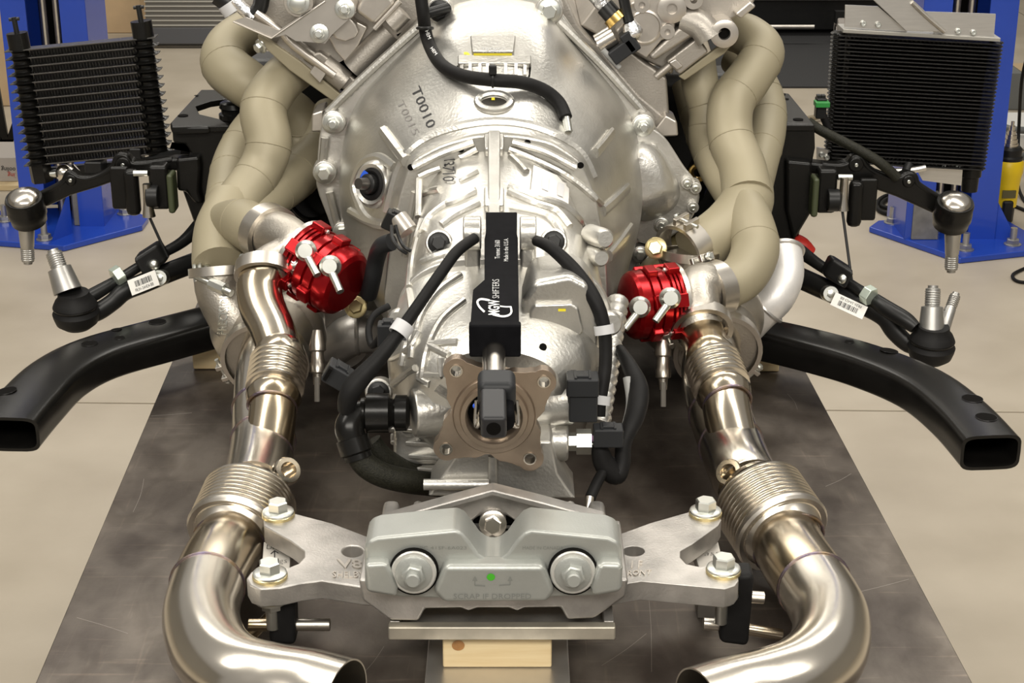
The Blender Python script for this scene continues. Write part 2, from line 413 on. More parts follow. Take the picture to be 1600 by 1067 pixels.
# thin scribed scratches on the plate
scr = MB(); TBV = MB().prism((0, 0, 0), (1, 0, 0), (0, 1, 0), [(p[0], p[1]) for p in cs], TZ-.012, TZ).bvh()
for a, b in [((225, 748), (208, 800)), ((236, 650), (300, 645)), ((400, 690), (460, 676)), ((1230, 615), (1246, 640)), ((1320, 930), (1420, 905)), ((940, 1040), (1010, 990)), ((120, 965), (200, 990)), ((1290, 760), (1330, 740)), ((600, 1010), (560, 1060)), ((1010, 900), (1018, 1050)), ((985, 850), (1060, 820))]:
    stroke_on(scr, TBV, [a, ((a[0]+b[0])/2+3, (a[1]+b[1])/2), b], .55, .0002)
scr.build('scratch_mark', mat('scratch', (.30, .27, .24), .4, .6), tb, kind='stuff')

# ------------------------------------------------------------------ wood blocks and the spacer plate
def wood_block(px0, px1, py_bot, h, depth, label, extra=None):
    a = PZ(px0, py_bot, TZ); b = PZ(px1, py_bot, TZ); Y = (a[1]+b[1])/2
    t = thing('wood_block', label, 'wood block', ((a[0]+b[0])/2, Y+depth/2, TZ))
    MB().box(((a[0]+b[0])/2, Y+depth/2, TZ+h/2+.0005), (b[0]-a[0], depth, h-.001)).build('block', WOOD, t, bevel=.002)
    return t, (a, b)
al = MB(); p = [PZ(665, 1066, TZ), PZ(890, 1066, TZ)]
sp = MB().box(((p[0][0]+p[1][0])/2, 1.49, TZ+.0055), (p[1][0]-p[0][0], .24, .009)).build('spacer_plate', ALB, bevel=.001)
tag(sp, 'flat bare aluminium plate lying on the table under the knotty wood block', 'metal plate')
ZW = TZ+.010
a = PZ(692, 1044, ZW); b = PZ(862, 1044, ZW)
wb = thing('wood_block', 'pale pine block with a brown knot under the gearbox mount', 'wood block', ((a[0]+b[0])/2, a[1]+.09, ZW))
WB = MB().box(((a[0]+b[0])/2, a[1]+.09, ZW+.0195), (b[0]-a[0], .18, .038))
WB.build('block', WOOD, wb, bevel=.002)
kb = WB.bvh(); k = MB(); c0 = hp(kb, 716, 1009)
k.add([hp(kb, 716+10*math.cos(t), 1008+8*math.sin(t), .0006) for t in np.linspace(0, 2*PI, 18, endpoint=False)], [tuple(range(18))])
k.build('knot', KNOT, wb)
wood_block(302, 366, 578, .038, .12, 'pine block under the subframe rail beside the lettered turbine housing')
wood_block(1148, 1217, 582, .038, .12, 'pine block under the subframe rail below the white cast elbow')
# ------------------------------------------------------------------ transmission
XC = -.022
tr = thing('transmission', 'cast aluminium manual gearbox with ribbed case and round bellhousing', 'transmission', (XC, 1.9, TZ))
BC = (XC, .98)
flange_o = [(690, -8), (668, 10), (655, 32), (600, 82), (540, 138), (508, 172), (500, 215), (497, 262), (496, 287), (513, 330), (528, 372), (556, 430), (600, 490), (680, 530), (770, 540), (860, 530), (940, 480), (985, 425), (1012, 372), (1030, 300), (1030, 240), (1026, 200), (1012, 172), (950, 105), (900, 50), (874, 12), (850, -8), (770, -12)]
plate_o = [(600, 470), (608, 380), (625, 300), (642, 248), (690, 222), (740, 208), (775, 205), (815, 208), (862, 218), (908, 248), (930, 300), (945, 380), (950, 470), (910, 560), (850, 610), (770, 625), (690, 610), (635, 560)]
fo = ringY(2.30, flange_o, BC, 96, 0)
m = MB(); m.rings([fo, [p+V3(0, -.022, 0) for p in fo]])
bell_flange = m.build('bellhousing_flange', ALU, tr, bevel=.003)
body0 = ringY(2.276, [(695, 14), (672, 42), (615, 95), (562, 150), (540, 200), (530, 262), (530, 320), (548, 372), (580, 432), (620, 480), (690, 512), (770, 520), (850, 512), (930, 470), (968, 425), (992, 372), (1006, 310), (1006, 262), (996, 205), (975, 160), (925, 100), (880, 50), (860, 16), (840, 2), (770, -2), (715, 2)], BC, 96, 2)
plate = ringY(2.03, plate_o, BC, 96, 1)
body0 = np.array(body0); pl = np.array(plate)
def mixr(t, Y, k=1.0):
    r = body0*(1-t)+pl*t; r[:, 1] = Y
    c = V3(BC[0], Y, BC[1]); return [c+(q-c)*k for q in r]
BELL = MB().rings([mixr(0, 2.28), mixr(.03, 2.255, 1.0), mixr(.14, 2.21, 1.012), mixr(.32, 2.16, 1.022), mixr(.55, 2.11, 1.022), mixr(.78, 2.065, 1.01), mixr(.93, 2.040), mixr(1, 2.026)])
bell = BELL.build('bellhousing', ALU2, tr, ang=50)
PLT = MB().rings([plate, [p+V3(0, -.016, 0) for p in plate]])
PLT.build('case_flange', ALU2, tr, bevel=.003)
# main case: sections from the bellhousing back to the tail
def sec(Y, top, left, right, bot, zc, sq=2.6, n=96, topw=None):
    t = P(770, top, Y)[2]; b = P(770, bot, Y)[2]; xl = P(left, 450, Y)[0]; xr = P(right, 450, Y)[0]; out = []
    for a in np.linspace(0, 2*PI, n, endpoint=False):
        c, s = math.cos(a), math.sin(a); e = 2/sq
        x = math.copysign(abs(c)**e, c); z = math.copysign(abs(s)**e, s)
        xx = XC+(x*(xr-XC) if x > 0 else x*(XC-xl)); zz = zc+(z*(t-zc) if z > 0 else z*(zc-b))
        out.append(V3(xx, Y, zz))
    return out
CASE = MB().rings([sec(2.02, 232, 648, 905, 600, .96, 2.3), sec(1.97, 268, 643, 918, 610, .955, 2.35), sec(1.90, 322, 634, 936, 640, .95, 2.5), sec(1.85, 362, 630, 944, 660, .945, 2.6), sec(1.80, 402, 624, 950, 680, .94, 2.7)])
case = CASE.build('main_case', ALU2, tr, ang=50)
seam = sec(1.80, 398, 618, 957, 684, .94, 2.7)
MB().rings([seam, [p+V3(0, -.012, 0) for p in seam]]).build('seam_flange', ALU, tr, bevel=.002)
TAIL = MB().rings([sec(1.795, 408, 616, 950, 684, .94, 2.6), sec(1.74, 452, 602, 950, 706, .93, 2.5), sec(1.70, 486, 608, 944, 722, .925, 2.4), sec(1.665, 520, 636, 915, 728, .925, 2.3), sec(1.64, 548, 672, 880, 718, .93, 2.1)])
tail = TAIL.build('rear_housing', ALU2, tr, ang=50)
ALLB = MB()
for q in (BELL, PLT, CASE, TAIL): ALLB.add(q.v, q.f)
TB = ALLB.bvh()
# spine block on top of the case
m = MB(); s0 = [hp(TB, 770, y) for y in (215, 260, 300, 345)]
for x0, x1, y0, y1, h in ((762, 782, 208, 345, .010), (756, 788, 222, 244, .013), (756, 788, 300, 330, .013)):
    q = [hp(TB, x0, y0, -.004), hp(TB, x1, y0, -.004), hp(TB, x1, y1, -.004), hp(TB, x0, y1, -.004)]
    m.prism3(q[::-1], V3(0, -.006, h))
m.build('spine', ALU2, tr, bevel=.003)
# cast ribs fanning from the spine
RIBS = [[(745, 232), (730, 240), (718, 247)], [(745, 268), (730, 276), (718, 282)], [(688, 262), (670, 268), (655, 275)], [(688, 296), (670, 300), (655, 306)], [(742, 300), (712, 315), (690, 322)], [(742, 296), (700, 318), (672, 340), (660, 362)],
        [(748, 318), (712, 336), (690, 352)], [(795, 232), (830, 246), (880, 270), (920, 300), (938, 318)], [(795, 292), (840, 308), (880, 322), (905, 345), (918, 362)],
        [(795, 300), (835, 318), (868, 330), (890, 355)], [(797, 322), (850, 335), (875, 362), (880, 385)], [(646, 262), (690, 240), (740, 222)], [(800, 222), (850, 236), (900, 262)],
        [(655, 280), (655, 340)], [(798, 245), (812, 258), (822, 270)]]
for q in ([(603, 330), (622, 262), (650, 226), (700, 202), (772, 190), (842, 200), (905, 232), (930, 275)], [(566, 330), (553, 292), (566, 256), (592, 246), (616, 262)], [(560, 320), (578, 345), (606, 350), (622, 330)]): rib_on(MB(), TB, q, .0075, -.002).build('bell_ridge', ALU2, tr)
for q in RIBS: rib_on(MB(), TB, q, .0048, .001).build('rib', ALU2, tr)
# ribs on the rear housing
R2 = [[(700, 400), (690, 440), (665, 480), (640, 520), (628, 570)], [(725, 470), (690, 500), (668, 545), (660, 590)], [(720, 430), (685, 455), (660, 490), (648, 530)],
      [(670, 540), (702, 556)], [(655, 590), (672, 600)], [(682, 606), (706, 622)], [(672, 538), (715, 535)], [(655, 586), (690, 586)], [(690, 560), (690, 588)],
      [(880, 400), (905, 430), (920, 470)], [(820, 450), (860, 440), (905, 455)], [(612, 560), (640, 545), (655, 520)], [(615, 600), (650, 575)], [(640, 455), (645, 500), (642, 560)],
      [(735, 395), (700, 395), (660, 410)], [(660, 345), (645, 400), (640, 450)], [(648, 300), (640, 345), (632, 400)]]
for q in R2: rib_on(MB(), TB, q, .0042, .001).build('rib', ALU2, tr)
# bellhousing details
for q in ([(930, 240), (942, 226), (956, 208)], [(942, 330), (962, 312), (980, 294)], [(952, 400), (968, 380), (985, 356)]):
    rib_on(MB(), TB, q, .008, .001, sx=.5).build('gusset', ALU2, tr)
rib_on(MB(), TB, [(600, 205), (625, 238), (636, 252)], .008, 0).build('gusset', ALU2, tr)
rib_on(MB(), TB, [(548, 330), (575, 345), (600, 352)], .006, 0).build('gusset', ALU2, tr)
# raised rim line of the flange on both slopes
for q in ([(512, 176), (560, 128), (610, 82), (655, 42)], [(868, 30), (905, 66), (950, 112), (1000, 168)], [(508, 215), (504, 262)], [(515, 300), (528, 350), (540, 385)]):
    c = [P(x, y, 2.272) for x, y in q]; MB().tube(c, .006, n=8, res=4).build('flange_rim', ALU2, tr)
# bolt bosses and bolts around the flange
BB = [(687, 17, .015), (858, 17, .016), (521, 192, .014), (1005, 197, .014), (507, 270, .014), (535, 362, .012), (1034, 352, .011), (1000, 398, .011)]
for i, (x, y, r) in enumerate(BB):
    c = P(x, y, 2.262); MB().cyl(c+V3(0, .03, 0), c, r*1.25, r*1.2).build('bolt_boss', ALU, tr, bevel=.002)
    put('hexstud' if i in (2, 3) else 'hexbolt', 'bolt', ZINC if i not in (0,) else BLK, tr, c, (0, -1, .05), r*.66, i)
MB().tube([P(687, 17, 2.25), P(700, 12, 2.245), P(664, 22, 2.24)], .007, res=4).build('hose_clip', BLK, tr)
# embossed pads on top of the bellhousing
m = MB(); q = [hp(TB, x, y, -.004) for x, y in ((737, 92), (803, 92), (806, 66), (734, 66))]; m.prism3(q, V3(0, -.004, .014)); pad = m.build('number_pad', ALU2, tr, bevel=.002)
PADV = MB(); PADV.add(m.v, m.f); pb = PADV.bvh()
text_on(MB(), 'TREMEC', pb, (752, 82), (38, 0), (0, -7), .0006).build('number_stamp', SILV, tr)
patch_on(MB(), pb, [(740, 83), (800, 83), (800, 88), (740, 88)], .0007, 4, 1).build('yellow_mark', YEL, tr)
stroke_on(MB(), TB, [(725, 84), (730, 84), (734, 88)], 4).build('yellow_mark', YEL, tr)
m = MB(); q = [hp(TB, x, y, -.006) for x, y in ((713, 106), (832, 106), (832, 92), (713, 92))]; m.prism3(q, V3(0, -.010, .012)); m.build('vent_hood', ALU2, tr, bevel=.002)
q = [hp(TB, x, y, .0008) for x, y in ((716, 121), (828, 121), (830, 103), (714, 103))]
MB().add(q, [(0, 1, 2, 3)]).build('vent_slot', DARK, tr)
for x in (722, 735, 750, 762, 790, 806, 820):
    q = [hp(TB, a, b, .001) for a, b in ((x-2.5, 120), (x+2.5, 120), (x+2.5, 103), (x-2.5, 103))]; MB().prism3(q, V3(0, -.003, .003)).build('vent_bar', ALU, tr)
# oval inspection boss
m = MB(); c = [hp(TB, 772+26*math.cos(t), 160+13*math.sin(t), .001) for t in np.linspace(0, 2*PI, 25)]; m.tube(c, .005, n=8, res=1, cap=False); m.build('inspection_rim', ALU2, tr)
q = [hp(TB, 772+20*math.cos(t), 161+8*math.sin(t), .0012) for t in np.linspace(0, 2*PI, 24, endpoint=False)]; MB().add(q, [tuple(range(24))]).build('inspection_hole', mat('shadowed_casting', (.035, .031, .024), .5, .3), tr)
stroke_on(MB(), TB, [(797, 163), (793, 170), (783, 173)], 5, .003).build('yellow_mark', YEL, tr)
stroke_on(MB(), TB, [(768, 156), (773, 156)], 4, .002).build('yellow_mark', YEL, tr)
# release fork sensor in its ring on the left of the bell
h = hit(TB, 588, 288); o, nn = h
nn = nrm(nn+V3(0, -.6, .1))
MB().rev(o, nn, [(-.02, .034), (.006, .031), (.012, .026), (.010, .021), (-.004, .020)], 28).build('sensor_boss', ALU2, tr)
MB().torus(o+nn*.008, nn, .0175, .0045).build('sensor_seal', RUB, tr)
MB().rev(o, nn, [(0, .014), (.018, .013), (.020, .010)], 22).build('sensor_cap', BLK, tr)
MB().cyl(o+nn*.018, o+nn*.034, .0085, .007).build('sensor_tip', mat('dark_steel', (.16, .15, .14), .3, .9), tr)
stroke_on(MB(), MB().rev(o, nn, [(-.02, .034), (.006, .031), (.0135, .024), (.0135, .001)], 28).bvh(), [(569, 288), (568, 276), (573, 268)], 8, .001).build('blue_mark', BLUM, tr)
# starter housing on the right
so = P(1030, 290, 2.235)
m = MB().rings([ringY(2.285, [(985, 205), (1010, 192), (1040, 215), (1070, 262), (1090, 285), (1094, 310), (1080, 345), (1050, 370), (1010, 385), (985, 370)], (so[0], so[2]), 48, 1),
                ringY(2.262, [(985, 205), (1010, 192), (1040, 215), (1070, 262), (1090, 285), (1094, 310), (1080, 345), (1050, 370), (1010, 385), (985, 370)], (so[0], so[2]), 48, 1)])
m.build('starter_flange', ALU, tr, bevel=.003)
MB().rings([ringY(2.27, [(985, 225), (1010, 215), (1035, 235), (1058, 275), (1066, 300), (1058, 325), (1035, 340), (1000, 352), (985, 340)], (so[0], so[2]), 48, 2),
            ringY(2.235, [(985, 228), (1008, 220), (1030, 238), (1050, 275), (1056, 300), (1050, 320), (1030, 333), (1000, 342), (985, 334)], (so[0], so[2]), 48, 2),
            ringY(2.215, [(990, 245), (1004, 240), (1020, 255), (1033, 280), (1036, 298), (1030, 312), (1018, 320), (1000, 325), (990, 318)], (so[0], so[2]), 48, 2)]).build('starter_dome', ALU, tr, ang=60)
for x, y in ((1018, 232), (1073, 285), (1086, 292), (1033, 350), (1082, 322)):
    c = P(x, y, 2.262); MB().cyl(c+V3(0, .02, 0), c-V3(0, .008, 0), .0085).build('bolt_boss', ALU, tr, bevel=.001); put('screw', 'screw', ZINC, tr, c-V3(0, .008, 0), (0, -1, 0), .0048)
# threaded holes in the case flange
for x, y in ((720, 233), (642, 261), (824, 223), (907, 258), (848, 543)):
    h = hit(TB, x, y, .0012)
    if h: put('hole', 'bolt_hole', DARK, tr, h[0], nrm(h[1]+V3(0, -.5, 0)), .0042)
# bosses with black bolts beside the shifter
for x, y in ((686, 380), (865, 378), (592, 612)):
    h = hit(TB, x, y) or (P(x, y, 1.8), V3(0, -1, 0)); o = h[0]; nn = nrm(V3(0, -1, .35))
    MB().cyl(o-nn*.03, o+nn*.006, .017, .016).build('bolt_boss', ALU2, tr, bevel=.002)
    put('hexbolt', 'bolt', BLK, tr, o+nn*.006, nn, .0085)
# mid-case round bosses on the right
for x, y, r in ((942, 372, .012), (936, 402, .011), (952, 505, .014), (945, 590, .014), (625, 500, .014)):
    o = P(x, y, 1.85 if y < 450 else 1.76); nn = nrm(V3(.25 if x > 770 else -.25, -1, .2)); MB().rev(o, nn, [(-.05, r), (.004, r), (.010, r*.75)], 20).build('boss', ALU2, tr)
# rounded cover pad to the right of the shifter
m = MB(); q = [(816, 470), (835, 440), (890, 430), (920, 445), (938, 490), (940, 545), (925, 566), (895, 574), (830, 560), (816, 545)]
prismY(m, q, 1.700, 1.79); m.build('cover_pad', ALU2, tr, bevel=.016, seg=6)
m2 = MB(); prismY(m2, [(828, 486), (836, 476), (892, 474), (904, 482), (912, 518), (904, 528), (834, 526), (828, 520)], 1.693, 1.72); m2.build('cover_step', ALU2, tr, bevel=.006, seg=5); m.add(m2.v, m2.f)
for a, b in ((878, 484), (875, 624)):
    stroke_on(MB(), ALLB.add(m.v, m.f).bvh() if b == 484 else TB, [(a-6, b), (a+6, b)], 4, .001).build('yellow_mark', YEL, tr)
# lower fins at the left
for k in range(4):
    y = 668+20*k; x0 = 604+6*k
    q = [P(x0, y, 1.70), P(702, y+6, 1.66), P(702, y-6, 1.70), P(x0, y-12, 1.74)]
    MB().prism3(q, V3(0, 0, -.006)).build('cooling_fin', ALU, tr, bevel=.002)
MB().box((XC-.05, 1.72, .86), (.12, .06, .09)).build('lower_case', ALU, tr, bevel=.01)
# port boss for the oil fitting
o = P(692, 645, 1.655); MB().cyl(o+V3(.05, .02, 0), P(645, 645, 1.655), .027).build('port_boss', ALU2, tr, bevel=.003)
o = P(860, 640, 1.66); MB().cyl(o-V3(.04, 0, 0), P(893, 625, 1.66), .026).build('port_boss', ALU2, tr, bevel=.003)
MB().cyl(P(850, 690, 1.65), P(888, 690, 1.65), .021).build('port_boss', ALU2, tr, bevel=.003)
# tail web above the mount
m = MB(); prismY(m, [(718, 690), (712, 712), (672, 770), (668, 776), (900, 780), (892, 770), (872, 740), (862, 690)], 1.594, 1.66); m.build('tail_web', ALU, tr, bevel=.006)
MB().cyl(P(770, 712, 1.592), P(770, 765, 1.592), .005).build('rib', ALU, tr)
MB().cyl(P(662, 757, 1.588), P(764, 757, 1.588), .006).build('rib', ALU, tr)
# output flange with four lobes
FO = P(770, 640, 1.585); fa = R(-4)
m = MB(); ca = []; bolts = [(713, 578), (850, 595), (828, 715), (697, 700)]
FC = np.mean([P(x, y, 1.572) for x, y in bolts], axis=0)
bp = [P(x, y, 1.572) for x, y in bolts]; poly = []
order = sorted(range(4), key=lambda i: math.atan2(bp[i][2]-FC[2], bp[i][0]-FC[0]))
angs = [math.atan2(bp[i][2]-FC[2], bp[i][0]-FC[0]) for i in order]; rb = np.mean([math.hypot(b[0]-FC[0], b[2]-FC[2]) for b in bp])
sm = sorted(a % (2*PI) for a in angs)
for i, b in enumerate(sm):                       # four lobes with hollow flanks
    e, f = np.array((math.cos(b), math.sin(b))), np.array((-math.sin(b), math.cos(b)))
    half = [(.0445, .0265), (.0485, .0225), (.0535, .0188), (.058, .0165), (rb, .0138)]
    tip = [(rb+.0130*math.cos(t), .0138*math.sin(t)) for t in np.linspace(R(70), R(15), 5)]
    for s_, w_ in half+tip: poly.append(tuple(e*s_-f*w_))
    for s_, w_ in (half+tip)[::-1]: poly.append(tuple(e*s_+f*w_))
    nb = sm[(i+1) % 4]+(2*PI if i == 3 else 0)
    for u, rr_ in ((.415, .0472), (.455, .0446), (.5, .0437), (.545, .0446), (.585, .0472)): a = b+(nb-b)*u; poly.append((rr_*math.cos(a), rr_*math.sin(a)))
for a in ():
    d = min(abs((a-b+PI) % (2*PI)-PI) for b in angs)
    t = max(0, 1-d/R(45)); r = .0435+(rb+.022-.0435)*t**1.35; r = min(r, rb+.0125)
    poly.append((r*math.cos(a), r*math.sin(a)))  # four pointed lobes
hs = [[(b[0]-FC[0]+.0068*math.cos(t), b[2]-FC[2]+.0068*math.sin(t)) for t in np.linspace(0, 2*PI, 16, endpoint=False)] for b in bp]+[[(.028*math.cos(t), .028*math.sin(t)) for t in np.linspace(0, 2*PI, 32, endpoint=False)]]
m.prism(FC, (1, 0, 0), (0, 0, 1), poly, -.012, .002, hs)
of = m.build('output_flange', FLAN, tr, bevel=.0015)
MB().rev(FC, (0, -1, 0), [(-.03, .0425), (.0025, .0425), (.005, .041), (.0045, .0355), (.009, .034), (.009, .0295), (.004, .0275), (-.03, .027)], 40, cap=False).build('flange_hub', FLAN, of)
MB().cyl(FC+V3(0, .03, 0), FC+V3(0, .012, 0), .0285, n=32).build('flange_bore', DARK, of)
MB().rev(FC, (0, -1, 0), [(-.02, .0205), (-.006, .0205), (-.006, .015), (-.02, .015)], 28, cap=False).build('shaft_nut', STEEL, of)
for b in bp: MB().rev(b, (0, -1, 0), [(-.010, .0068), (.0035, .0068), (.0035, .0055), (-.010, .0055)], 20, cap=False).build('bushing', STEEL, of)
# writing on the case
text_on(MB(), 'T0010', TB, (642, 140), (26, 62), (14, -7), .0006, .0).build('marker_writing', INK, tr)
text_on(MB(), 'T0015', TB, (619, 160), (26, 52), (11, -5), .0006, -.005).build('marker_writing', mat('faded_ink', (.20, .19, .18), .6), tr)
text_on(MB(), '13710', TB, (694, 246), (0, 40), (18, 0), .003, .005).build('marker_writing', INK, tr)
# sticker
lb = patch_on(MB(), TB, [(832, 262), (885, 285), (885, 322), (828, 304)], .004, 6, 6).build('barcode_sticker', WHT, tr)
for x0, x1 in ((845, 855), (868, 877)):
    patch_on(MB(), TB, [(x0, 279+(x0-845)*.4), (x1, 283+(x0-845)*.4), (x1-1, 304+(x0-845)*.4), (x0-1, 300+(x0-845)*.4)], .0052, 2, 3).build('barcode', mat('pale_print', (.62, .62, .63), .6), lb)
# the block casting number beside the flange
text_on(MB(), 'DGG11PD0', MB().rings([fo, [p+V3(0, -.022, 0) for p in fo]]).bvh(), (548, 152), (48, -48), (-7, -6), .0006, -.02).build('casting_mark', GREY, tr)
# ------------------------------------------------------------------ engine behind the gearbox
en = thing('engine', 'silver V8 engine with machined cylinder heads behind the bellhousing', 'engine', (XC, 2.6, TZ))
EB = MB(); prismY(EB, [(512, 172), (560, 122), (655, 25), (690, -60), (860, -60), (905, 40), (1000, 150), (1042, 185), (1045, 200), (1010, 240), (1000, 420), (930, 500), (620, 500), (540, 400), (508, 300)], 2.325, 2.95)
EB.build('engine_block', HEAD, en, bevel=.004)
MB().box((XC, 2.62, .80), (.36, .5, .12)).build('oil_pan', BLK, en, bevel=.02)
# left head: a rear face turned to the gearbox, extruded forward
LH = MB(); prismY(LH, [(398, 40), (440, 78), (474, 92), (528, 138), (500, 128), (556, 140), (598, 100), (660, 36), (650, -60), (440, -75), (372, -10)], 2.345, 2.95)
lh = LH.build('cylinder_head', HEAD, en, bevel=.004)
m = MB(); prismY(m, [(470, 92), (510, 122), (560, 158), (575, 142), (540, 110), (500, 80)], 2.33, 2.36); m.build('exhaust_boss', HEAD, lh, bevel=.004)
m = MB(); prismY(m, [(483, 114), (494, 98), (512, 112), (500, 131)], 2.315, 2.36); m.build('head_lug', MACH, lh, bevel=.002)
m = MB(); prismY(m, [(365, 33), (420, 58), (508, 0), (515, -10), (540, -10), (556, 20), (518, 55), (508, 68), (462, 64), (446, 54), (424, 60), (366, 36)], 2.30, 2.303); m.build('sheet_shield', mat('shield_sheet', (.56, .53, .49), .35, .8, 40, .05), lh)
MB().tube([P(364, 34, 2.30), P(424, 60, 2.298), P(508, 2, 2.298)], .0012, n=6, res=1).build('shield_edge', MACH, lh)
MB().tube([P(400, 20, 2.312), P(440, 50, 2.31), P(458, 70, 2.315), P(522, 118, 2.32)], .006, n=10, res=3).build('rail', MACH, lh)
for x, y, r, k in ((499, 52, .0085, 'hexstud'), (539, 14, .009, 'hexstud'), (466, 4, .012, 'nut')):
    c = P(x, y, 2.30); MB().cyl(c+V3(0, .04, 0), c, r*1.7).build('bolt_boss', HEAD, lh, bevel=.001); put(k, 'bolt', ZINC, lh, c, (0, -1, .1), r, x)
m = MB(); prismY(m, [(518, 52), (545, 26), (556, 38), (561, 50), (555, 60), (540, 66), (525, 62)], 2.312, 2.36); m.build('cam_plug', MACH, lh, bevel=.003)
m = MB(); prismY(m, [(512, 58), (548, 28), (575, 42), (560, 72), (540, 98), (524, 80)], 2.33, 2.36); m.build('plug_web', MACH, lh, bevel=.003)
m = MB(); prismY(m, [(554, 18), (585, 40), (618, 5), (600, -20), (575, -20)], 2.305, 2.40); m.build('cover_corner', MACH, lh, bevel=.006)
MB().cyl(P(585, 45, 2.31), P(625, 2, 2.31), .004).build('cover_rim', MACH, lh)
MB().cyl(P(552, 108, 2.335), P(610, 48, 2.335), .018).build('round_rib', HEAD, lh)
MB().cyl(P(540, 128, 2.335), P(505, 100, 2.335), .016).build('round_rib', HEAD, lh)
MB().cyl(P(612, 40, 2.31), P(632, 20, 2.31), .012).build('coolant_pipe', HEAD, lh)
# sleeved cables leaving the left head
MB().tube([P(340, -8, 2.33), P(368, 12, 2.33)], .014, res=1).build('cable_boot', BLK, lh)
MB().tube([P(356, 4, 2.328), P(366, 18, 2.328)], .016, res=1).build('clip', CABLE, lh)
MB().tube([P(366, 0, 2.322), P(382, 16, 2.32), P(398, 28, 2.318)], .009, res=4).build('foil_sleeve', FOIL, lh)
MB().tube([P(410, -6, 2.32), P(406, 12, 2.32), P(398, 22, 2.32)], .011, res=3).build('cable_boot', BLK, lh)
# right head
RH = MB(); prismY(RH, [(905, 40), (985, -60), (1150, -70), (1185, -10), (1172, 16), (1130, 38), (1092, 60), (1060, 85), (1050, 118), (1030, 105), (1000, 92), (960, 70)], 2.345, 2.95)
rh = RH.build('cylinder_head', HEAD, en, bevel=.004)
m = MB(); prismY(m, [(985, 5), (1020, -14), (1060, -20), (1075, 4), (1066, 22), (1056, 36), (1052, 58), (1034, 64), (1010, 92), (968, 66), (962, 48), (980, 30)], 2.318, 2.36); m.build('machined_face', MACH, rh, bevel=.003)
def ringface(x, y, ro, ri, Y, d=.03):
    c = P(x, y, Y); return MB().rev(c, (0, -1, 0), [(-d, ro), (0, ro), (.0004, ro*.97), (.0004, ri), (-.02, ri*.9), (-.02, ri*.5)], 28)
ringface(1050, 14, .020, .0075, 2.312).build('bolt_boss', MACH, rh); ringface(1132, 53, .0195, .0085, 2.30, .08).build('bolt_boss', MACH, rh)
ringface(1003, 8, .011, .0045, 2.312).build('bolt_boss', MACH, rh); ringface(1043, 50, .0105, .0042, 2.312).build('bolt_boss', MACH, rh)
ringface(1084, 0, .013, .005, 2.312).build('bolt_boss', MACH, rh)
for x, y, r in ((1050, 14, .0075), (1132, 53, .0085), (1003, 8, .0045), (1043, 50, .0042)): put('hole', 'bolt_hole', DARK, rh, P(x, y, 2.312 if x != 1132 else 2.30)+V3(0, .008, 0), (0, -1, 0), r*.95)
MB().rev(P(1007, 42, 2.318), (0, -1, 0), [(0, .024), (.005, .024), (.006, .0215), (.003, .020), (.003, .001)], 32).build('cam_plug', MACH, rh)
m = MB(); prismY(m, [(1012, 88), (1022, 96), (1085, 55), (1078, 40), (1060, 44)], 2.315, 2.36); m.build('cast_rib', HEAD, rh, bevel=.005)
m = MB(); prismY(m, [(1045, 98), (1058, 110), (1068, 104), (1056, 92)], 2.315, 2.36); m.build('head_lug', MACH, rh, bevel=.002)
MB().tube([P(1070, 30, 2.33), P(1095, 40, 2.32), P(1110, 60, 2.315)], .02, res=4).build('coolant_web', HEAD, rh)
MB().cyl(P(1025, 120, 2.33), P(1095, 62, 2.33), .006).build('cast_rib', HEAD, rh)
m = MB(); prismY(m, [(1148, 22), (1172, 2), (1182, 10), (1158, 30)], 2.32, 2.5); m.build('cover_corner', MACH, rh, bevel=.003)
# sensors and connectors above the bell on the right
MB().cyl(P(945, 10, 2.30), P(960, 27, 2.295), .013).build('sensor', BLK, rh); MB().cyl(P(958, 24, 2.297), P(966, 33, 2.295), .016).build('brass_ring', BRASS, rh)
MB().tube([P(928, -8, 2.30), P(938, 4, 2.30), P(945, 12, 2.30)], .010, res=4).build('foil_sleeve', FOIL, rh)
MB().tube([P(972, -15, 2.29), P(978, 15, 2.29), P(983, 34, 2.288)], .0075, res=4).build('cable', BLK, rh)
MB().tube([P(983, 34, 2.288), P(990, 52, 2.288), P(995, 62, 2.288)], [.009, .014, .006], res=4).build('foil_sleeve', FOIL, rh)
fr = (nrm(V3(1, 0, .75)), V3(0, 1, 0), nrm(V3(-.75, 0, 1))); fr = (fr[0], -np.cross(fr[0], fr[2]), fr[2])
MB().box(P(972, 78, 2.29), (.036, .03, .020), fr).build('connector', DGREY, rh, bevel=.002)
MB().box(P(984, 64, 2.29), (.016, .03, .030), fr).build('connector', DGREY, rh, bevel=.002)
MB().cyl(P(935, 70, 2.30), P(960, 55, 2.30), .015).build('steel_sensor', STEEL, rh)
MB().cyl(P(942, 78, 2.285), P(968, 106, 2.285), .004).build('bracket', GREY, rh)
m = MB(); prismY(m, [(1040, 96), (1062, 118), (1108, 82), (1090, 58)], 2.322, 2.36); m.build('exhaust_boss', HEAD, rh, bevel=.004)
m = MB(); prismY(m, [(440, 54), (468, 62), (522, 104), (506, 132), (478, 114), (428, 74)], 2.332, 2.36); m.build('exhaust_boss', HEAD, lh, bevel=.004)
m = MB(); prismY(m, [(365, 33), (384, 27), (442, 50), (424, 60)], 2.301, 2.3035); m.build('shield_flap', bpy.data.materials['shield_sheet'], lh)
put('hexbolt', 'bolt', ZINC, lh, P(408, 72, 2.33), (-.6, -.6, -.3), .007)
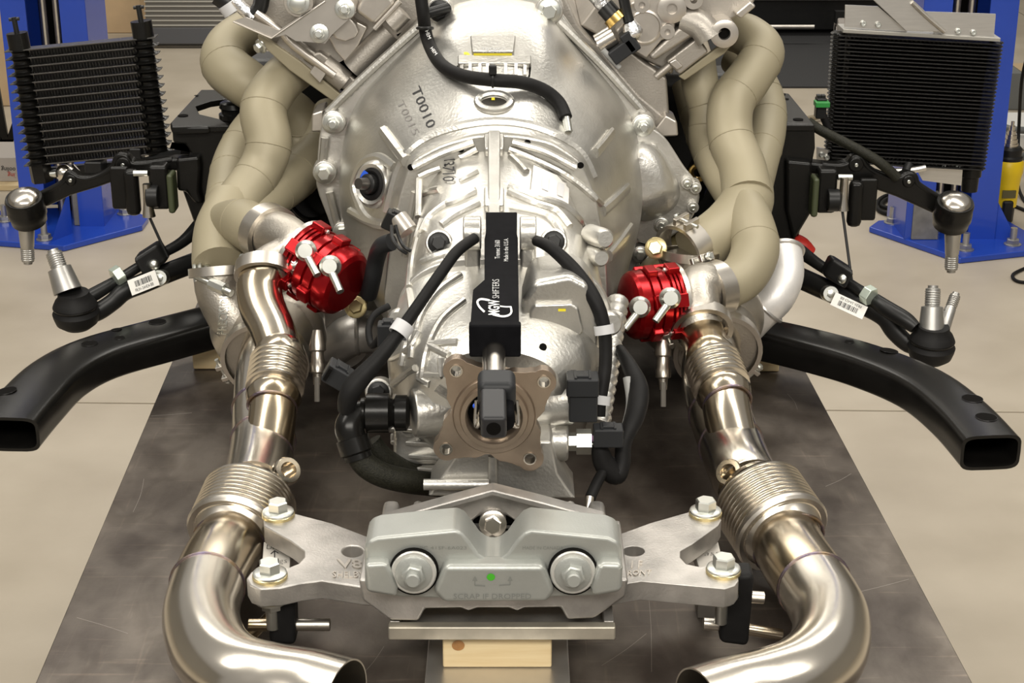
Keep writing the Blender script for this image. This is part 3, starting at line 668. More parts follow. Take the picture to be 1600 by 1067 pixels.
# rear lugs either side of the block
m = MB(); prismY(m, [(1020, 205), (1040, 180), (1058, 190), (1060, 213), (1028, 215)], 2.30, 2.36); m.build('block_lug', MACH, en, bevel=.003)
m = MB(); prismY(m, [(487, 178), (505, 172), (506, 206), (486, 207)], 2.30, 2.36); m.build('block_lug', MACH, en, bevel=.003)
m = MB(); prismY(m, [(925, 72), (962, 62), (1000, 92), (1042, 122), (1046, 180), (1012, 200), (985, 165)], 2.328, 2.36); m.build('block_web', HEAD, en, bevel=.004)
# round black filter and pulley low behind the bell
MB().rev(P(496, 300, 2.46), (-.25, -1, .2), [(0, .055), (.05, .055), (.056, .050), (.05, .042), (.03, .036), (.03, .001)], 36).build('oil_filter', BLKP, en)
MB().torus(P(496, 300, 2.40), (-.25, -1, .2), .046, .004).build('filter_rim', BLKP, en)
MB().box(P(470, 250, 2.7), (.18, .1, .35)).build('side_bracket', BLK, en, bevel=.02); MB().box(P(1080, 262, 2.7), (.18, .1, .33)).build('side_bracket', BLK, en, bevel=.02)
MB().cyl(P(1100, 255, 2.5), P(1080, 300, 2.40), .02).build('black_pipe', BLKP, en)
MB().torus(P(1090, 270, 2.36), (0, -1, .3), .010, .004).build('brass_ring', BRASS, en)
MB().cyl(P(1066, 380, 2.30), P(985, 470, 2.16), .024).build('bronze_bracket', mat('olive_bracket', (.10, .08, .035), .4, .3), en)
put('hexbolt', 'bolt', YZ, en, P(1025, 388, 2.13), (-.2, -1, .4), .010)
MB().cyl(P(555, 468, 2.14), P(565, 430, 2.2), .018).build('bronze_bracket', bpy.data.materials['olive_bracket'], en)
put('hexbolt', 'bolt', YZ, en, P(556, 480, 2.09), (0, -1, .5), .010)

# ------------------------------------------------------------------ exhaust manifolds
def manifold(label, runners, coll, branch, flange):
    t = thing('exhaust_manifold', label, 'exhaust manifold', P(*coll[-1][:3]))
    for pts in runners:
        c = [P(*q[:3]) for q in pts]; r = [M(q[3], P(*q[:3])) for q in pts]
        o = MB().tube(c, r, n=24, res=7).build('runner', CER, t, ang=70)
        cc = catmull([np.append(a, b) for a, b in zip(c, r)], 7); L = len(cc)
        for f in (.34, .52, .72):
            i = int(L*f); p = cc[i]; tg = nrm(cc[i+1][:3]-cc[i-1][:3]); MB().torus(p[:3], tg, p[3]*.992, .0009, 28, 6).build('weld_line', CERD, o)
    c = [P(*q[:3]) for q in coll]; r = [M(q[3], P(*q[:3])) for q in coll]; MB().tube(c, r, n=28, res=6).build('collector', CER, t, ang=70)
    c = [P(*q[:3]) for q in branch]; r = [M(q[3], P(*q[:3])) for q in branch]; b = MB().tube(c, r, n=28, res=7).build('wastegate_branch', CER, t, ang=70)
    cc = catmull([np.append(a, q) for a, q in zip(c, r)], 7)
    for f in (.35, .85):
        i = int(len(cc)*f); MB().torus(cc[i][:3], nrm(cc[i+1][:3]-cc[i-1][:3]), cc[i][3]*.992, .0009, 28, 6).build('weld_line', CERD, b)
    m = MB(); prismY(m, flange, 2.325, 2.336); m.build('head_flange', CER, t, bevel=.002)
    return t
manifold('beige ceramic exhaust manifold beside the cooler with spaced rows',
    [[(430, 35, 2.62, 34), (392, 48, 2.60, 35), (358, 72, 2.56, 36), (352, 102, 2.52, 38), (385, 130, 2.49, 38), (430, 160, 2.50, 36), (470, 190, 2.50, 34), (470, 240, 2.48, 32), (430, 290, 2.40, 32), (370, 345, 2.25, 34)],
     [(478, 95, 2.40, 34), (440, 125, 2.36, 35), (412, 170, 2.32, 37), (420, 225, 2.29, 36), (405, 268, 2.27, 35), (370, 320, 2.22, 37), (348, 370, 2.17, 40)],
     [(420, 175, 2.46, 32), (385, 215, 2.44, 32), (362, 262, 2.38, 32), (352, 320, 2.28, 32), (346, 370, 2.18, 34)],
     [(520, 175, 2.50, 30), (505, 225, 2.44, 33), (470, 268, 2.36, 36), (420, 308, 2.28, 36), (370, 350, 2.20, 36)]],
    [(362, 318, 2.22, 38), (346, 360, 2.17, 42), (343, 400, 2.13, 43), (344, 418, 2.11, 43)],
    [(350, 345, 2.17, 30), (378, 348, 2.13, 38), (402, 362, 2.10, 39), (412, 370, 2.09, 39)],
    [(402, 54), (412, 57), (472, 98), (535, 150), (532, 160), (518, 157), (452, 110), (404, 66)])
manifold('beige ceramic exhaust manifold beside the cooler with tight rows',
    [[(1130, 45, 2.48, 30), (1168, 56, 2.46, 33), (1192, 82, 2.42, 34), (1172, 120, 2.38, 35), (1143, 162, 2.34, 36), (1142, 215, 2.31, 36), (1160, 262, 2.27, 37), (1168, 310, 2.22, 40)],
     [(1150, 90, 2.56, 28), (1178, 118, 2.52, 29), (1197, 160, 2.48, 30), (1198, 205, 2.42, 30), (1186, 255, 2.34, 30), (1172, 305, 2.25, 32)],
     [(1090, 95, 2.40, 28), (1094, 130, 2.39, 29), (1106, 175, 2.38, 30), (1106, 220, 2.36, 30), (1124, 265, 2.31, 31), (1155, 310, 2.25, 34)],
     [(1075, 130, 2.62, 26), (1090, 180, 2.58, 28), (1110, 240, 2.46, 28), (1150, 300, 2.30, 30)]],
    [(1168, 285, 2.26, 38), (1166, 318, 2.22, 42), (1140, 352, 2.18, 42), (1100, 382, 2.15, 40), (1080, 396, 2.14, 39)],
    [(1165, 320, 2.20, 30), (1172, 350, 2.16, 37), (1180, 390, 2.12, 38), (1164, 428, 2.08, 37), (1135, 448, 2.06, 36), (1118, 456, 2.05, 36)],
    [(1060, 120), (1070, 126), (1132, 84), (1144, 70), (1132, 66), (1100, 90)])

# ------------------------------------------------------------------ turbochargers
def vband(parent, o, ax, r, w=.016, t=.005, ang=0, name='v_band_clamp', screw=True):
    ex, ey, ez = basis(ax); o = np.asarray(o, float)
    c = MB().rev(o, ez, [(-w/2, r), (-w/2, r+t), (w/2, r+t), (w/2, r)], 36, cap=False).build(name, SSB, parent, ang=30)
    if screw:
        d = ex*math.cos(ang)+ey*math.sin(ang); tg = np.cross(ez, d); p = o+d*(r+t+.004)
        for s in (-1, 1): MB().box(p+tg*.009*s, (.010, .006, w*.95), (d, tg, ez)).build('clamp_lug', SSB, c, bevel=.001)
        MB().cyl(p-tg*.020, p+tg*.020, .0028, n=10).build('clamp_screw', ZINC, c)
        put('screw', 'screw_head', ZINC, c, p+tg*.014, tg, .0055)
    return c
def turbo(label, c0, axis, inlet, R0, letters, comp, comp_r):
    o = P(*c0); t = thing('turbocharger', label, 'turbocharger', (o[0], o[1], o[2]-.08)); ax = nrm(axis); ex, ey, ez = basis(ax)
    # turbine volute: a scroll that shrinks as it goes round
    d0 = P(*inlet[-1][:3])-o; a0 = math.atan2(np.dot(d0, ey), np.dot(d0, ex)); pts = []; rs = []
    sgn = 1 if c0[0] < 800 else -1
    for k in range(19):
        a = a0+sgn*k/18*R(330); rr = R0*(1-.22*k/18); pts.append(o+(ex*math.cos(a)+ey*math.sin(a))*rr*.95-ez*.015); rs.append(.040-.018*k/18)
    ip = [P(*q[:3]) for q in inlet]; ir = [M(q[3], P(*q[:3])) for q in inlet]
    V = MB().tube(ip[:-1]+pts, ir[:-1]+rs, n=24, res=4); hs = V.build('turbine_housing', CAST, t, ang=70)
    MB().rev(o, ax, [(-.05, .064), (.0, .062), (.026, .054), (.05, .052)], 36).build('turbine_body', CAST, t)
    vband(t, o+ax*.048, ax, .0525, .016, .006, R(200) if sgn > 0 else R(-40), 'outlet_clamp')
    MB().rev(o, ax, [(-.13, .030), (-.05, .034)], 24).build('bearing_housing', CAST, t)
    oc = P(*comp); MB().rev(oc, ax, [(-.05, comp_r*.6), (-.04, comp_r*.95), (-.02, comp_r), (.01, comp_r), (.03, comp_r*.9), (.034, comp_r*.5)], 36).build('compressor_housing', mat('turbo_aluminium', (.55, .53, .50), .42, .8, 20, .08, .1, 400), t)
    vband(t, ip[0], ip[1]-ip[0], ir[0]*1.06, .012, .004, R(120), 'inlet_clamp')
    return t, V
tl, VL = turbo('cast turbocharger with raised lettering on the turbine housing beside the pine block', (425, 528, 2.08), (-.05, -1, -.25), [(344, 424, 2.11, 42), (347, 460, 2.10, 40), (356, 500, 2.085, 38)], .050, True, (520, 510, 2.22), .062)
vb = VL.bvh()
text_on(MB(), 'PRECISION', vb, (354, 524), (4, -68), (-14, 0), .0016, .01, th=.002).build('raised_lettering', ZINC, tl)
tr2, VR = turbo('cast turbocharger under the manifold beside the white aluminium elbow', (1112, 515, 2.08), (.05, -1, -.25), [(1078, 398, 2.135, 40), (1075, 440, 2.13, 38), (1070, 490, 2.12, 36)], .050, False, (1060, 500, 2.24), .055)
bpy.data.materials['turbo_aluminium.001'].name = 'turbo_aluminium_rough'
# t-bolt clamp at the left turbine inlet
m = MB().cyl(P(308, 432, 2.085), P(362, 458, 2.055), .005, n=12); tcl = m.build('t_bolt', ZINC, tl)
MB().cyl(P(330, 442, 2.072), P(352, 452, 2.06), .0085, n=8).build('long_nut', ZINC, tl)
MB().tube([P(306, 440, 2.09), P(304, 415, 2.10), P(312, 405, 2.12), P(322, 418, 2.10)], .003, n=8, res=5).build('clamp_loop', ZINC, tl)
MB().tube([P(314, 438, 2.09), P(312, 414, 2.10), P(320, 405, 2.12), P(330, 430, 2.08)], .003, n=8, res=5).build('clamp_loop', ZINC, tl)
# oil and water fittings on the turbos
for (a, b, c), t_ in (((495, 545), (498, 578), (502, 603)), tl), (((1034, 552), (1030, 580), (1028, 605)), tr2):
    pass
for x, y, t_ in ((496, 540, tl), (1036, 548, tr2)):
    o = P(x, y, 2.0); MB().rev(o, (0, -.4, -1), [(-.02, .006), (0, .011), (.006, .011), (.008, .008), (.022, .0085), (.024, .010), (.034, .010), (.036, .006), (.05, .005)], 12).build('oil_fitting', SSB, t_)
    MB().cyl(o+V3(0, -.02, -.035), o+V3(0, -.03, -.065), .0035, n=8).build('clear_tube', mat('clear_tube', (.30, .28, .25), .2), t_)
for q, t_ in (([(440, 470), (475, 500), (487, 535), (470, 590)], tl), ([(1150, 490), (1160, 530), (1145, 575), (1060, 560)], tr2)):
    pass
# aluminium pipes feeding the compressors
MB().tube([P(520, 540, 2.20), P(555, 520, 2.18), P(600, 520, 2.2)], .030, n=24, res=5).build('compressor_pipe', bpy.data.materials['turbo_aluminium'], tl)
MB().torus(P(560, 519, 2.18), (1, 0, 0), .030, .003).build('weld_bead', ALB, tl)
el = MB().tube([P(1165, 510, 2.16), P(1185, 488, 2.15), P(1212, 462, 2.15), P(1226, 428, 2.17), P(1224, 392, 2.2)], [M(30, P(1165, 510, 2.16)), M(31, P(1185, 488, 2.15)), M(31, P(1212, 462, 2.15)), M(30, P(1226, 428, 2.17)), M(29, P(1224, 392, 2.2))], n=24, res=6, inner=.003)
ce = el.build('compressor_elbow', mat('bead_blasted_aluminium', (.78, .76, .74), .45, .5, 40, .05, .1, 500), tr2, label='white cast elbow')
MB().torus(P(1224, 393, 2.2), P(1224, 392, 2.2)-P(1226, 428, 2.17), .027, .003).build('bead_ring', ALB, ce)
MB().torus(P(1196, 478, 2.15), P(1212, 462, 2.15)-P(1185, 488, 2.15), .0285, .003).build('weld_bead', ALB, ce)

# ------------------------------------------------------------------ wastegates
def wastegate(label, body, clamp1, clamp2, can0, can1, rad, studs):
    t = thing('wastegate', label, 'wastegate', P(*can0)-V3(0, 0, .05))
    c = [P(*q[:3]) for q in body]; r = [M(q[3], P(*q[:3])) for q in body]; MB().tube(c, r, n=26, res=6).build('valve_body', CAST, t, ang=70)
    for (o, a, rr, an), nm in ((clamp1, 'inlet_clamp'), (clamp2, 'outlet_clamp')): vband(t, P(*o), P(*a)-P(*o), rr, .024 if nm == 'inlet_clamp' else .017, .0065, an, nm)
    a = P(*can0); b = P(*can1); ax = nrm(b-a); L = np.linalg.norm(b-a); Rr = rad
    MB().cyl(a-ax*.006, a, Rr*1.06, n=40).build('steel_gasket', SSB, t)
    g = L/10
    prof = [(0, Rr), (g*.6, Rr), (g*.6, Rr*.86), (g*1.0, Rr*.86), (g*1.0, Rr), (g*1.4, Rr), (g*1.4, Rr*.86), (g*1.8, Rr*.86), (g*1.8, Rr), (g*2.3, Rr), (g*2.3, Rr*.86), (g*2.8, Rr*.86), (g*2.8, Rr*.97), (g*4.4, Rr*.97), (g*4.5, Rr*.88), (g*5.0, Rr*.88), (g*5.0, Rr*.99), (g*6.4, Rr*.99), (g*6.5, Rr*.90), (g*6.9, Rr*.90), (g*6.9, Rr*.97), (g*8.6, Rr*.96), (g*9.3, Rr*.90), (g*9.8, Rr*.78), (g*9.9, Rr*.5), (g*10, Rr*.1)]
    MB().rev(a, ax, prof, 44).build('actuator_can', RED, t, ang=28)
    ex, ey, ez = basis(ax)
    for k in range(6):
        an = k*PI/3+.35; d = ex*math.cos(an)+ey*math.sin(an)
        cl = MB().box(a+ax*g*1.2+d*Rr*.99, (.014, .018, g*2.6), (d, np.cross(ez, d), ez)).build('can_lug', RED, t, bevel=.002)
        MB().box(a+ax*g*5.6+d*Rr*.99, (.012, .020, g*2.2), (d, np.cross(ez, d), ez)).build('can_lug', RED, t, bevel=.002)
        put('screw', 'lug_screw', ZINC, cl, a+ax*g*2.5+d*Rr*1.0, ax, .0035)
    for s0, s1 in studs:
        p = P(*s0); q = P(*s1); f = nrm(q-p)
        st = MB().rev(p+V3(0, .012, 0), (0, -1, .3), [(0, .012), (.004, .0135), (.012, .0135), (.016, .010), (.020, .009), (.020, .005)], 20).build('banjo_fitting', ZINC, t)
        MB().cyl(p, q, .0052, .0048, n=12).build('barb', ZINC, st)
    return t
wastegate('red anodised wastegate beside the lettered turbine housing', [(410, 366, 2.09, 36), (440, 368, 2.06, 36), (462, 385, 2.03, 34), (448, 402, 2.02, 34), (428, 414, 2.01, 35), (416, 424, 2.0, 36)],
          ((421, 366, 2.085), (450, 382, 2.05), .0335, R(230)), ((415, 426, 2.0), (413, 447, 1.985), .0325, R(10)), (474, 402, 2.03), (545, 448, 1.99), .047,
          [((478, 396, 1.975), (496, 430, 1.95)), ((516, 420, 1.955), (532, 456, 1.93))])
wastegate('red anodised wastegate beside the tape wrapped harness loop', [(1120, 456, 2.05, 34), (1102, 444, 2.04, 34), (1090, 452, 2.03, 35), (1090, 480, 2.01, 35), (1094, 508, 2.0, 36)],
          ((1113, 454, 2.05), (1128, 450, 2.06), .0325, R(60)), ((1096, 512, 2.0), (1102, 540, 1.97), .0335, R(200)), (1052, 470, 2.03), (978, 478, 2.01), .046,
          [((1047, 470, 1.955), (1024, 502, 1.94)), ((1000, 484, 1.965), (976, 514, 1.95))])
vband(bpy.data.objects['exhaust_manifold.001'], P(1070, 392, 2.14), P(1060, 402, 2.13)-P(1095, 382, 2.16), .037, .028, .005, R(80), 'collector_clamp')

# ------------------------------------------------------------------ downpipes
def bellows(p0, p1, r, n, amp, rim=.008):
    p0 = np.asarray(p0, float); p1 = np.asarray(p1, float); L = np.linalg.norm(p1-p0); prof = []
    prof += [(0, r*.80), (L*.02, r*.86)]
    a, b = L*.10, L*.90
    for k in range(n*8+1):
        t = k/(n*8); prof.append((a+(b-a)*t, r-amp+amp*abs(math.cos(PI*n*t))**.6*0+amp*(.5-.5*math.cos(2*PI*n*t))))
    prof += [(L*.98, r*.86), (L, r*.80)]
    return MB().rev(p0, p1-p0, prof, 44)
def downpipe(label, dump, dumpb, dump2, main, mb, neck, sensor, hanger):
    t = thing('downpipe', label, 'exhaust pipe', PZ(*neck[2][:2], TZ))
    r3 = .038
    # wastegate dump pipe with its own bellows
    c = [P(*q[:3]) for q in dump]; MB().tube(c, [M(q[3], P(*q[:3])) for q in dump], n=28, res=8).build('dump_pipe', TINT, t, ang=70)
    a, b = P(*dumpb[0]), P(*dumpb[1]); d = nrm(b-a)
    MB().rev(a-d*.012, d, [(0, .029), (.014, .0325), (.02, .030)], 36).build('bellows_collar', TINT, t)
    bellows(a, b, .0355, 6, .0075).build('small_bellows', SS, t)
    MB().rev(b-d*.004, d, [(0, .030), (.008, .0335), (.018, .031), (.024, .0288)], 36).build('bellows_collar', TINT, t)
    c2 = [P(*q) for q in dump2]; MB().tube([b+d*.01]+c2, .0285, n=28, res=8).build('dump_pipe', TINT, t, ang=70)
    MB().torus(b+d*.02, d, .029, .0018).build('weld_bead', WELD, t)
    # main pipe
    c = [P(*q) for q in main]; mp = MB().tube(c, r3, n=32, res=8).build('main_pipe', SS, t, ang=70)
    for i in (2, 3): MB().torus(c[i], c[i+1]-c[i-1], r3*1.0, .0018).build('weld_bead', WELD, mp)
    e = c2[-1]; dd = nrm(c2[-1]-c2[0]); MB().torus(c2[-1]-dd*.012, dd+V3(0, .3, .5), .0295, .002).build('weld_bead', WELD, mp)
    a, b = P(*mb[0]), P(*mb[1]); d = nrm(b-a)
    MB().rev(a-d*.002, d, [(-.008, r3), (.0, .045), (.006, .049)], 40, cap=False).build('bellows_collar', SS, t)
    bellows(a, b, .0540, 9, .0060).build('large_bellows', SS, t)
    MB().rev(b-d*.010, d, [(0, .0485), (.002, .0535), (.007, .0545), (.010, .052), (.008, .046), (.012, .0425), (.022, r3)], 44, cap=False).build('bellows_collar', SSB, t)
    MB().torus(b+d*.014, d, .0405, .0022).build('weld_bead', WELD, t)
    c = [b+d*.004]+[PZ(*q) for q in neck]; nk = MB().tube(c[:3], r3, n=36, res=8).build('neck', TINT, t, ang=70)
    ew = MB().tube(c[2:], r3, n=40, res=10, inner=.0016).build('elbow', SS, t, ang=70)
    MB().torus(c[2], c[3]-c[1], r3, .0018).build('weld_bead', WELD, nk)
    # sensor bung
    o = P(*sensor[0]); q = P(*sensor[1]); ax = nrm(q-o)
    MB().rev(o, ax, [(-.01, .014), (.012, .0135), (.014, .016), (.024, .016), (.026, .0145), (.026, .0095), (.008, .009)], 26).build('sensor_bung', TINT, t)
    for h in hanger:
        MB().cyl(P(*h[0]), P(*h[1]), .0064, n=18).build('hanger_rod', SSB if len(h) < 3 else TINT, t, bevel=.001)
    return t
downpipe('polished stainless downpipe with bellows on the driver marked side',
    [(414, 424, 2.0, 35), (405, 450, 1.985, 36), (410, 480, 1.965, 36), (426, 515, 1.94, 35), (438, 552, 1.915, 35)], [(437, 556, 1.91), (428, 616, 1.855)], [(425, 655, 1.825), (416, 718, 1.785)],
    [(424, 540, 2.04), (415, 585, 1.965), (412, 640, 1.89), (411, 690, 1.825), (404, 738, 1.75), (396, 768, 1.70)],
    [(394, 772, 1.69), (366, 838, 1.625)], [(344, 872, .768), (324, 915, .766), (314, 965, .765), (330, 1018, .765), (370, 1054, .765), (430, 1070, .765), (488, 1080, .765), (540, 1094, .765)],
    [(436, 744, 1.715), (460, 728, 1.69)], [((388, 976, 1.475), (430, 976, 1.475), 1), ((440, 976, 1.475), (516, 976, 1.475)), ((395, 990, 1.49), (425, 960, 1.485), 1)])
downpipe('polished stainless downpipe with bellows on the passenger marked side',
    [(1095, 512, 2.0, 34), (1100, 530, 1.98, 35), (1106, 546, 1.95, 35), (1110, 556, 1.93, 34)], [(1111, 560, 1.915), (1130, 612, 1.86)], [(1138, 655, 1.825), (1152, 718, 1.785)],
    [(1112, 530, 2.04), (1112, 590, 1.965), (1125, 645, 1.885), (1142, 695, 1.82), (1160, 740, 1.74), (1172, 762, 1.71)],
    [(1180, 770, 1.69), (1224, 836, 1.625)], [(1242, 872, .768), (1272, 915, .766), (1298, 965, .765), (1292, 1018, .765), (1254, 1056, .765), (1198, 1078, .765), (1142, 1092, .765), (1092, 1108, .765)],
    [(1152, 748, 1.715), (1128, 730, 1.69)], [((1098, 974, 1.49), (1136, 977, 1.49)), ((1140, 978, 1.49), (1222, 992, 1.49), 1), ((1150, 931, 1.49), (1194, 934, 1.49))])
# ------------------------------------------------------------------ gearbox crossmember and its mount
ZT = .80
cm = thing('gearbox_crossmember', 'raw cast aluminium crossmember with two forked arms under the gearbox', 'crossmember', P(768, 960, 1.5))
AL = [(412, 810), (425, 802), (451, 799), (520, 817), (570, 836), (600, 850), (600, 920), (567, 917), (503, 907), (470, 911), (438, 918), (406, 920), (391, 914), (385, 903), (392, 893), (404, 888), (420, 886), (451, 886), (466, 880), (475, 870), (475, 861), (455, 845), (412, 821)]
AR = [(940, 848), (972, 833), (1016, 817), (1086, 797), (1110, 796), (1122, 803), (1127, 812), (1122, 821), (1082, 850), (1063, 861), (1063, 871), (1072, 881), (1091, 885), (1112, 885), (1143, 890), (1153, 899), (1154, 907), (1148, 915), (1133, 920), (1054, 913), (1002, 908), (972, 913), (940, 920)]
m = MB(); prismZ(m, AL, ZT-.021, ZT, [circ(551, 861, 16, 9)]); la = m.build('left_arm', CROSS, cm, bevel=.0025); LAB = m.bvh()
m = MB(); prismZ(m, AR, ZT-.021, ZT, [circ(990, 861, 17, 8)]); ra = m.build('right_arm', CROSS, cm, bevel=.0025); RAB = m.bvh()
m = MB(); prismY(m, [(560, 905), (566, 938), (604, 966), (612, 970), (654, 971), (664, 952), (720, 951), (732, 956), (746, 951), (795, 951), (808, 956), (820, 951), (876, 950), (886, 969), (928, 967), (936, 962), (978, 932), (982, 905)], 1.437, 1.565); m.build('beam', CROSS, cm, bevel=.003)
for x, y in ((435, 806), (1102, 804), (422, 902), (1130, 894)):
    o = PZ(x, y, ZT); MB().rev(o, (0, 0, 1), [(0, .0175), (.003, .0175), (.004, .016), (.004, .010)], 28).build('washer', YZ, cm)
    put('hexbolt', 'bolt', ZINC, cm, o+V3(0, 0, .003), (0, 0, 1), .0112, .4)
for x, y in ((422, 902), (1130, 894)):
    o = PZ(x, y, ZT)-V3(0, 0, .021); MB().rev(o, (0, 0, -1), [(0, .016), (.003, .016)], 24).build('washer', YZ, cm)
    put('hexstud', 'nut', ZINC, cm, o-V3(0, 0, .003), (0, 0, -1), .0105, .2); MB().cyl(o-V3(0, 0, .012), o-V3(0, 0, .036), .0065, n=16).build('bolt_shank', ZINC, cm)
text_on(MB(), 'V8', LAB, (529, 888), (38, 1), (-2, -13), .0016, .015, th=.002).build('raised_lettering', MACH, la)
text_on(MB(), 'SHELBY', LAB, (519, 903), (50, 0), (0, -9), .0014, 0, th=.002).build('raised_lettering', MACH, la)
text_on(MB(), '1 F', RAB, (983, 889), (20, -1), (1, -11), .0016, .01, th=.002).build('raised_lettering', MACH, ra)
text_on(MB(), 'FRONT', RAB, (973, 901), (44, -2), (1, -8), .0014, 0, th=.002).build('raised_lettering', MACH, ra)
# marked spacer pieces seen through the forks
for pts, lab, txt in (([(412, 846), (455, 852), (452, 902), (408, 900)], 'grey bracket marked Driver seen through the left fork of the crossmember', 0), ([(1080, 850), (1122, 846), (1132, 886), (1094, 892)], 'grey bracket marked Pass seen through the right fork of the crossmember', 1)):
    m = MB(); zz = .772; prismZ(m, pts, zz-.012, zz); mk = thing('marked_bracket', lab, 'bracket', PZ(*pts[3], TZ)); m.build('tag_plate', mat('marked_plate', (.62, .59, .54), .5, .3, 30, .05), mk, bevel=.001); b = m.bvh()
    c = np.mean([PZ(x, y, zz) for x, y in pts], axis=0); MB().box((c[0], c[1]+.01, (TZ+zz-.012)/2), (.018, .03, zz-.012-TZ-.001)).build('foot', mat('bracket_foot', (.4, .38, .35), .5, .3), mk)
    w = MB()
    if not txt:
        text_on(w, 'Driver', b, (415, 858), (36, 4), (1, -7), .0006, -.02); w.build('marker_writing', INK, mk)
        stroke_on(MB(), b, [(429, 873), (429, 862)], 1.6).build('arrow_shaft', INK, mk); stroke_on(MB(), b, [(423, 866), (429, 861), (435, 865)], 1.4, res=1).build('arrow_head', INK, mk)
        text_on(MB(), 'Frags', b, (414, 882), (34, -2), (1, -8), .0006, -.02).build('marker_writing', INK, mk)
    else:
        text_on(w, 'Pass', b, (1089, 870), (34, -3), (2, -7), .0006, -.02); w.build('marker_writing', INK, mk)
# the grey-green insulator
mt = thing('gearbox_mount', 'grey green cast gearbox mount with two round bushings and a green dot', 'gearbox mount', P(770, 940, 1.46))
FY = 1.425
m = MB(); prismY(m, [(570, 920), (569, 855), (576, 845), (590, 840), (712, 828), (724, 834), (735, 848), (748, 866), (762, 876), (778, 876), (792, 866), (806, 846), (818, 833), (830, 828), (950, 840), (965, 846), (972, 856), (973, 920), (930, 932), (860, 934), (684, 936), (622, 934)], FY, FY+.052)
m.build('body', MOUNT, mt, bevel=.007, seg=3); MBV = MB(); MBV.add(m.v, m.f)
for pts in ([(569, 882), (600, 880), (606, 884), (622, 918), (620, 934), (572, 926)], [(974, 882), (940, 880), (934, 886), (922, 918), (926, 934), (972, 926)], [(694, 884), (850, 884), (868, 926), (856, 942), (692, 943), (676, 926)]):
    m = MB(); prismY(m, pts, FY-.014, FY+.01); m.build('raised_pad', MOUNT, mt, bevel=.006, seg=3); MBV.add(m.v, m.f)
MV = MBV.bvh()
for x in (647, 895):
    o = P(x, 892, FY-.004); nn = nrm(V3(0, -1, .12))
    MB().rev(o, nn, [(-.02, .0235), (.003, .0235), (.004, .0225), (-.002, .0222)], 36, cap=False).build('bushing_bore', DARK, mt)
    b = MB().rev(o, nn, [(-.01, .0218), (.004, .0218), (.0055, .0205), (.0055, .001)], 36).build('bushing', mat('worn_zinc', (.66, .65, .61), .4, .6, 60, .05), mt)
    put('hexstud', 'bolt', MOUNT, b, o+nn*.0055, nn, .0115, .5)
text_on(MB(), 'SCRAP IF DROPPED', MV, (708, 935), (122, 0), (0, -8), .0007, 0).build('raised_lettering', mat('letter_shade', (.27, .28, .26), .5, .4), mt)
text_on(MB(), 'PC 41SF-6A023', MV, (655, 858), (74, 0), (0, -5), .0006, -.01).build('raised_lettering', bpy.data.materials['letter_shade'], mt)
text_on(MB(), 'MADE IN CANADA', MV, (816, 858), (64, 0), (0, -5), .0006, -.01).build('raised_lettering', bpy.data.materials['letter_shade'], mt)
gd = MB(); gd.add([hp(MV, 767+6.5*math.cos(t), 901+5.5*math.sin(t), .0008) for t in np.linspace(0, 2*PI, 18, endpoint=False)], [tuple(range(18))]); gd.build('green_dot', GRN, mt)
for q in ([(742, 914), (742, 905)], [(742, 914), (758, 915)], [(780, 914), (797, 913)], [(797, 913), (797, 904)]): stroke_on(MB(), MV, q, 1.6, .0006).build('cast_arrow', bpy.data.materials['letter_shade'], mt)
for x in (742, 797): MB().add([hp(MV, x-4, 907, .0007), hp(MV, x+4, 907, .0007), hp(MV, x, 900, .0007)], [(0, 1, 2)]).build('cast_arrow', bpy.data.materials['letter_shade'], mt)
# tail bracket between the gearbox and the mount
tk = thing('tail_bracket', 'peaked aluminium bracket between the gearbox tail and the grey green mount', 'bracket', P(770, 850, 1.53))
m = MB(); prismY(m, [(592, 836), (598, 814), (690, 788), (770, 766), (850, 786), (944, 812), (952, 836), (940, 850), (600, 850)], 1.540, 1.552, [[(735, 818), (752, 806), (790, 806), (808, 818), (796, 838), (770, 846), (748, 838)]]); m.build('peaked_plate', CROSS, tk, bevel=.005)
m = MB(); prismY(m, [(592, 820), (598, 814), (690, 788), (770, 766), (850, 786), (945, 812), (948, 818), (850, 796), (770, 775), (690, 798), (598, 823)], 1.522, 1.542); m.build('ridge', CROSS, tk, bevel=.003)
MB().box(P(770, 825, 1.562), (.06, .01, .05)).build('recess', DARK, tk)
for a in (-40, 0, 40):
    o = P(770, 822, 1.545); d = V3(math.sin(R(a)), 0, -math.cos(R(a))); MB().cyl(o+d*.008, o+d*.028, .0035).build('web', CROSS, tk)
o = P(770, 818, 1.535); MB().cyl(o+V3(0, .03, 0), o, .0135).build('bolt_boss', CROSS, tk); put('hexbolt', 'bolt', STEEL, tk, o, (0, -1, .25), .0095, .1)
for x, w in ((610, 26), (933, 26), (652, 16), (892, 16)):
    a = P(x, 798, 1.565); MB().box(a-V3(0, 0, .024), (M(w, a), .04, .056)).build('post', CROSS, tk, bevel=.006)
# base rail of the mount on the wood
a, b = PZ(606, 980, .764), PZ(962, 978, .764)
bs = thing('base_rail', 'worn flat steel rail lying on the pine block under the crossmember', 'metal rail', ((a[0]+b[0])/2, a[1]+.05, .7488))
MB().box(((a[0]+b[0])/2, a[1]+.006, .7565), (b[0]-a[0], .012, .0148)).build('front_lip', mat('worn_steel', (.52, .48, .40), .42, .7, 30, .18), bs, bevel=.002)
MB().box(((a[0]+b[0])/2, a[1]+.06, .7505), (b[0]-a[0]-.004, .10, .003)).build('tray', CROSS, bs)
for s in (a[0]+.006, b[0]-.006): MB().box((s, a[1]+.06, .757), (.010, .095, .013)).build('end_lip', CROSS, bs, bevel=.001)
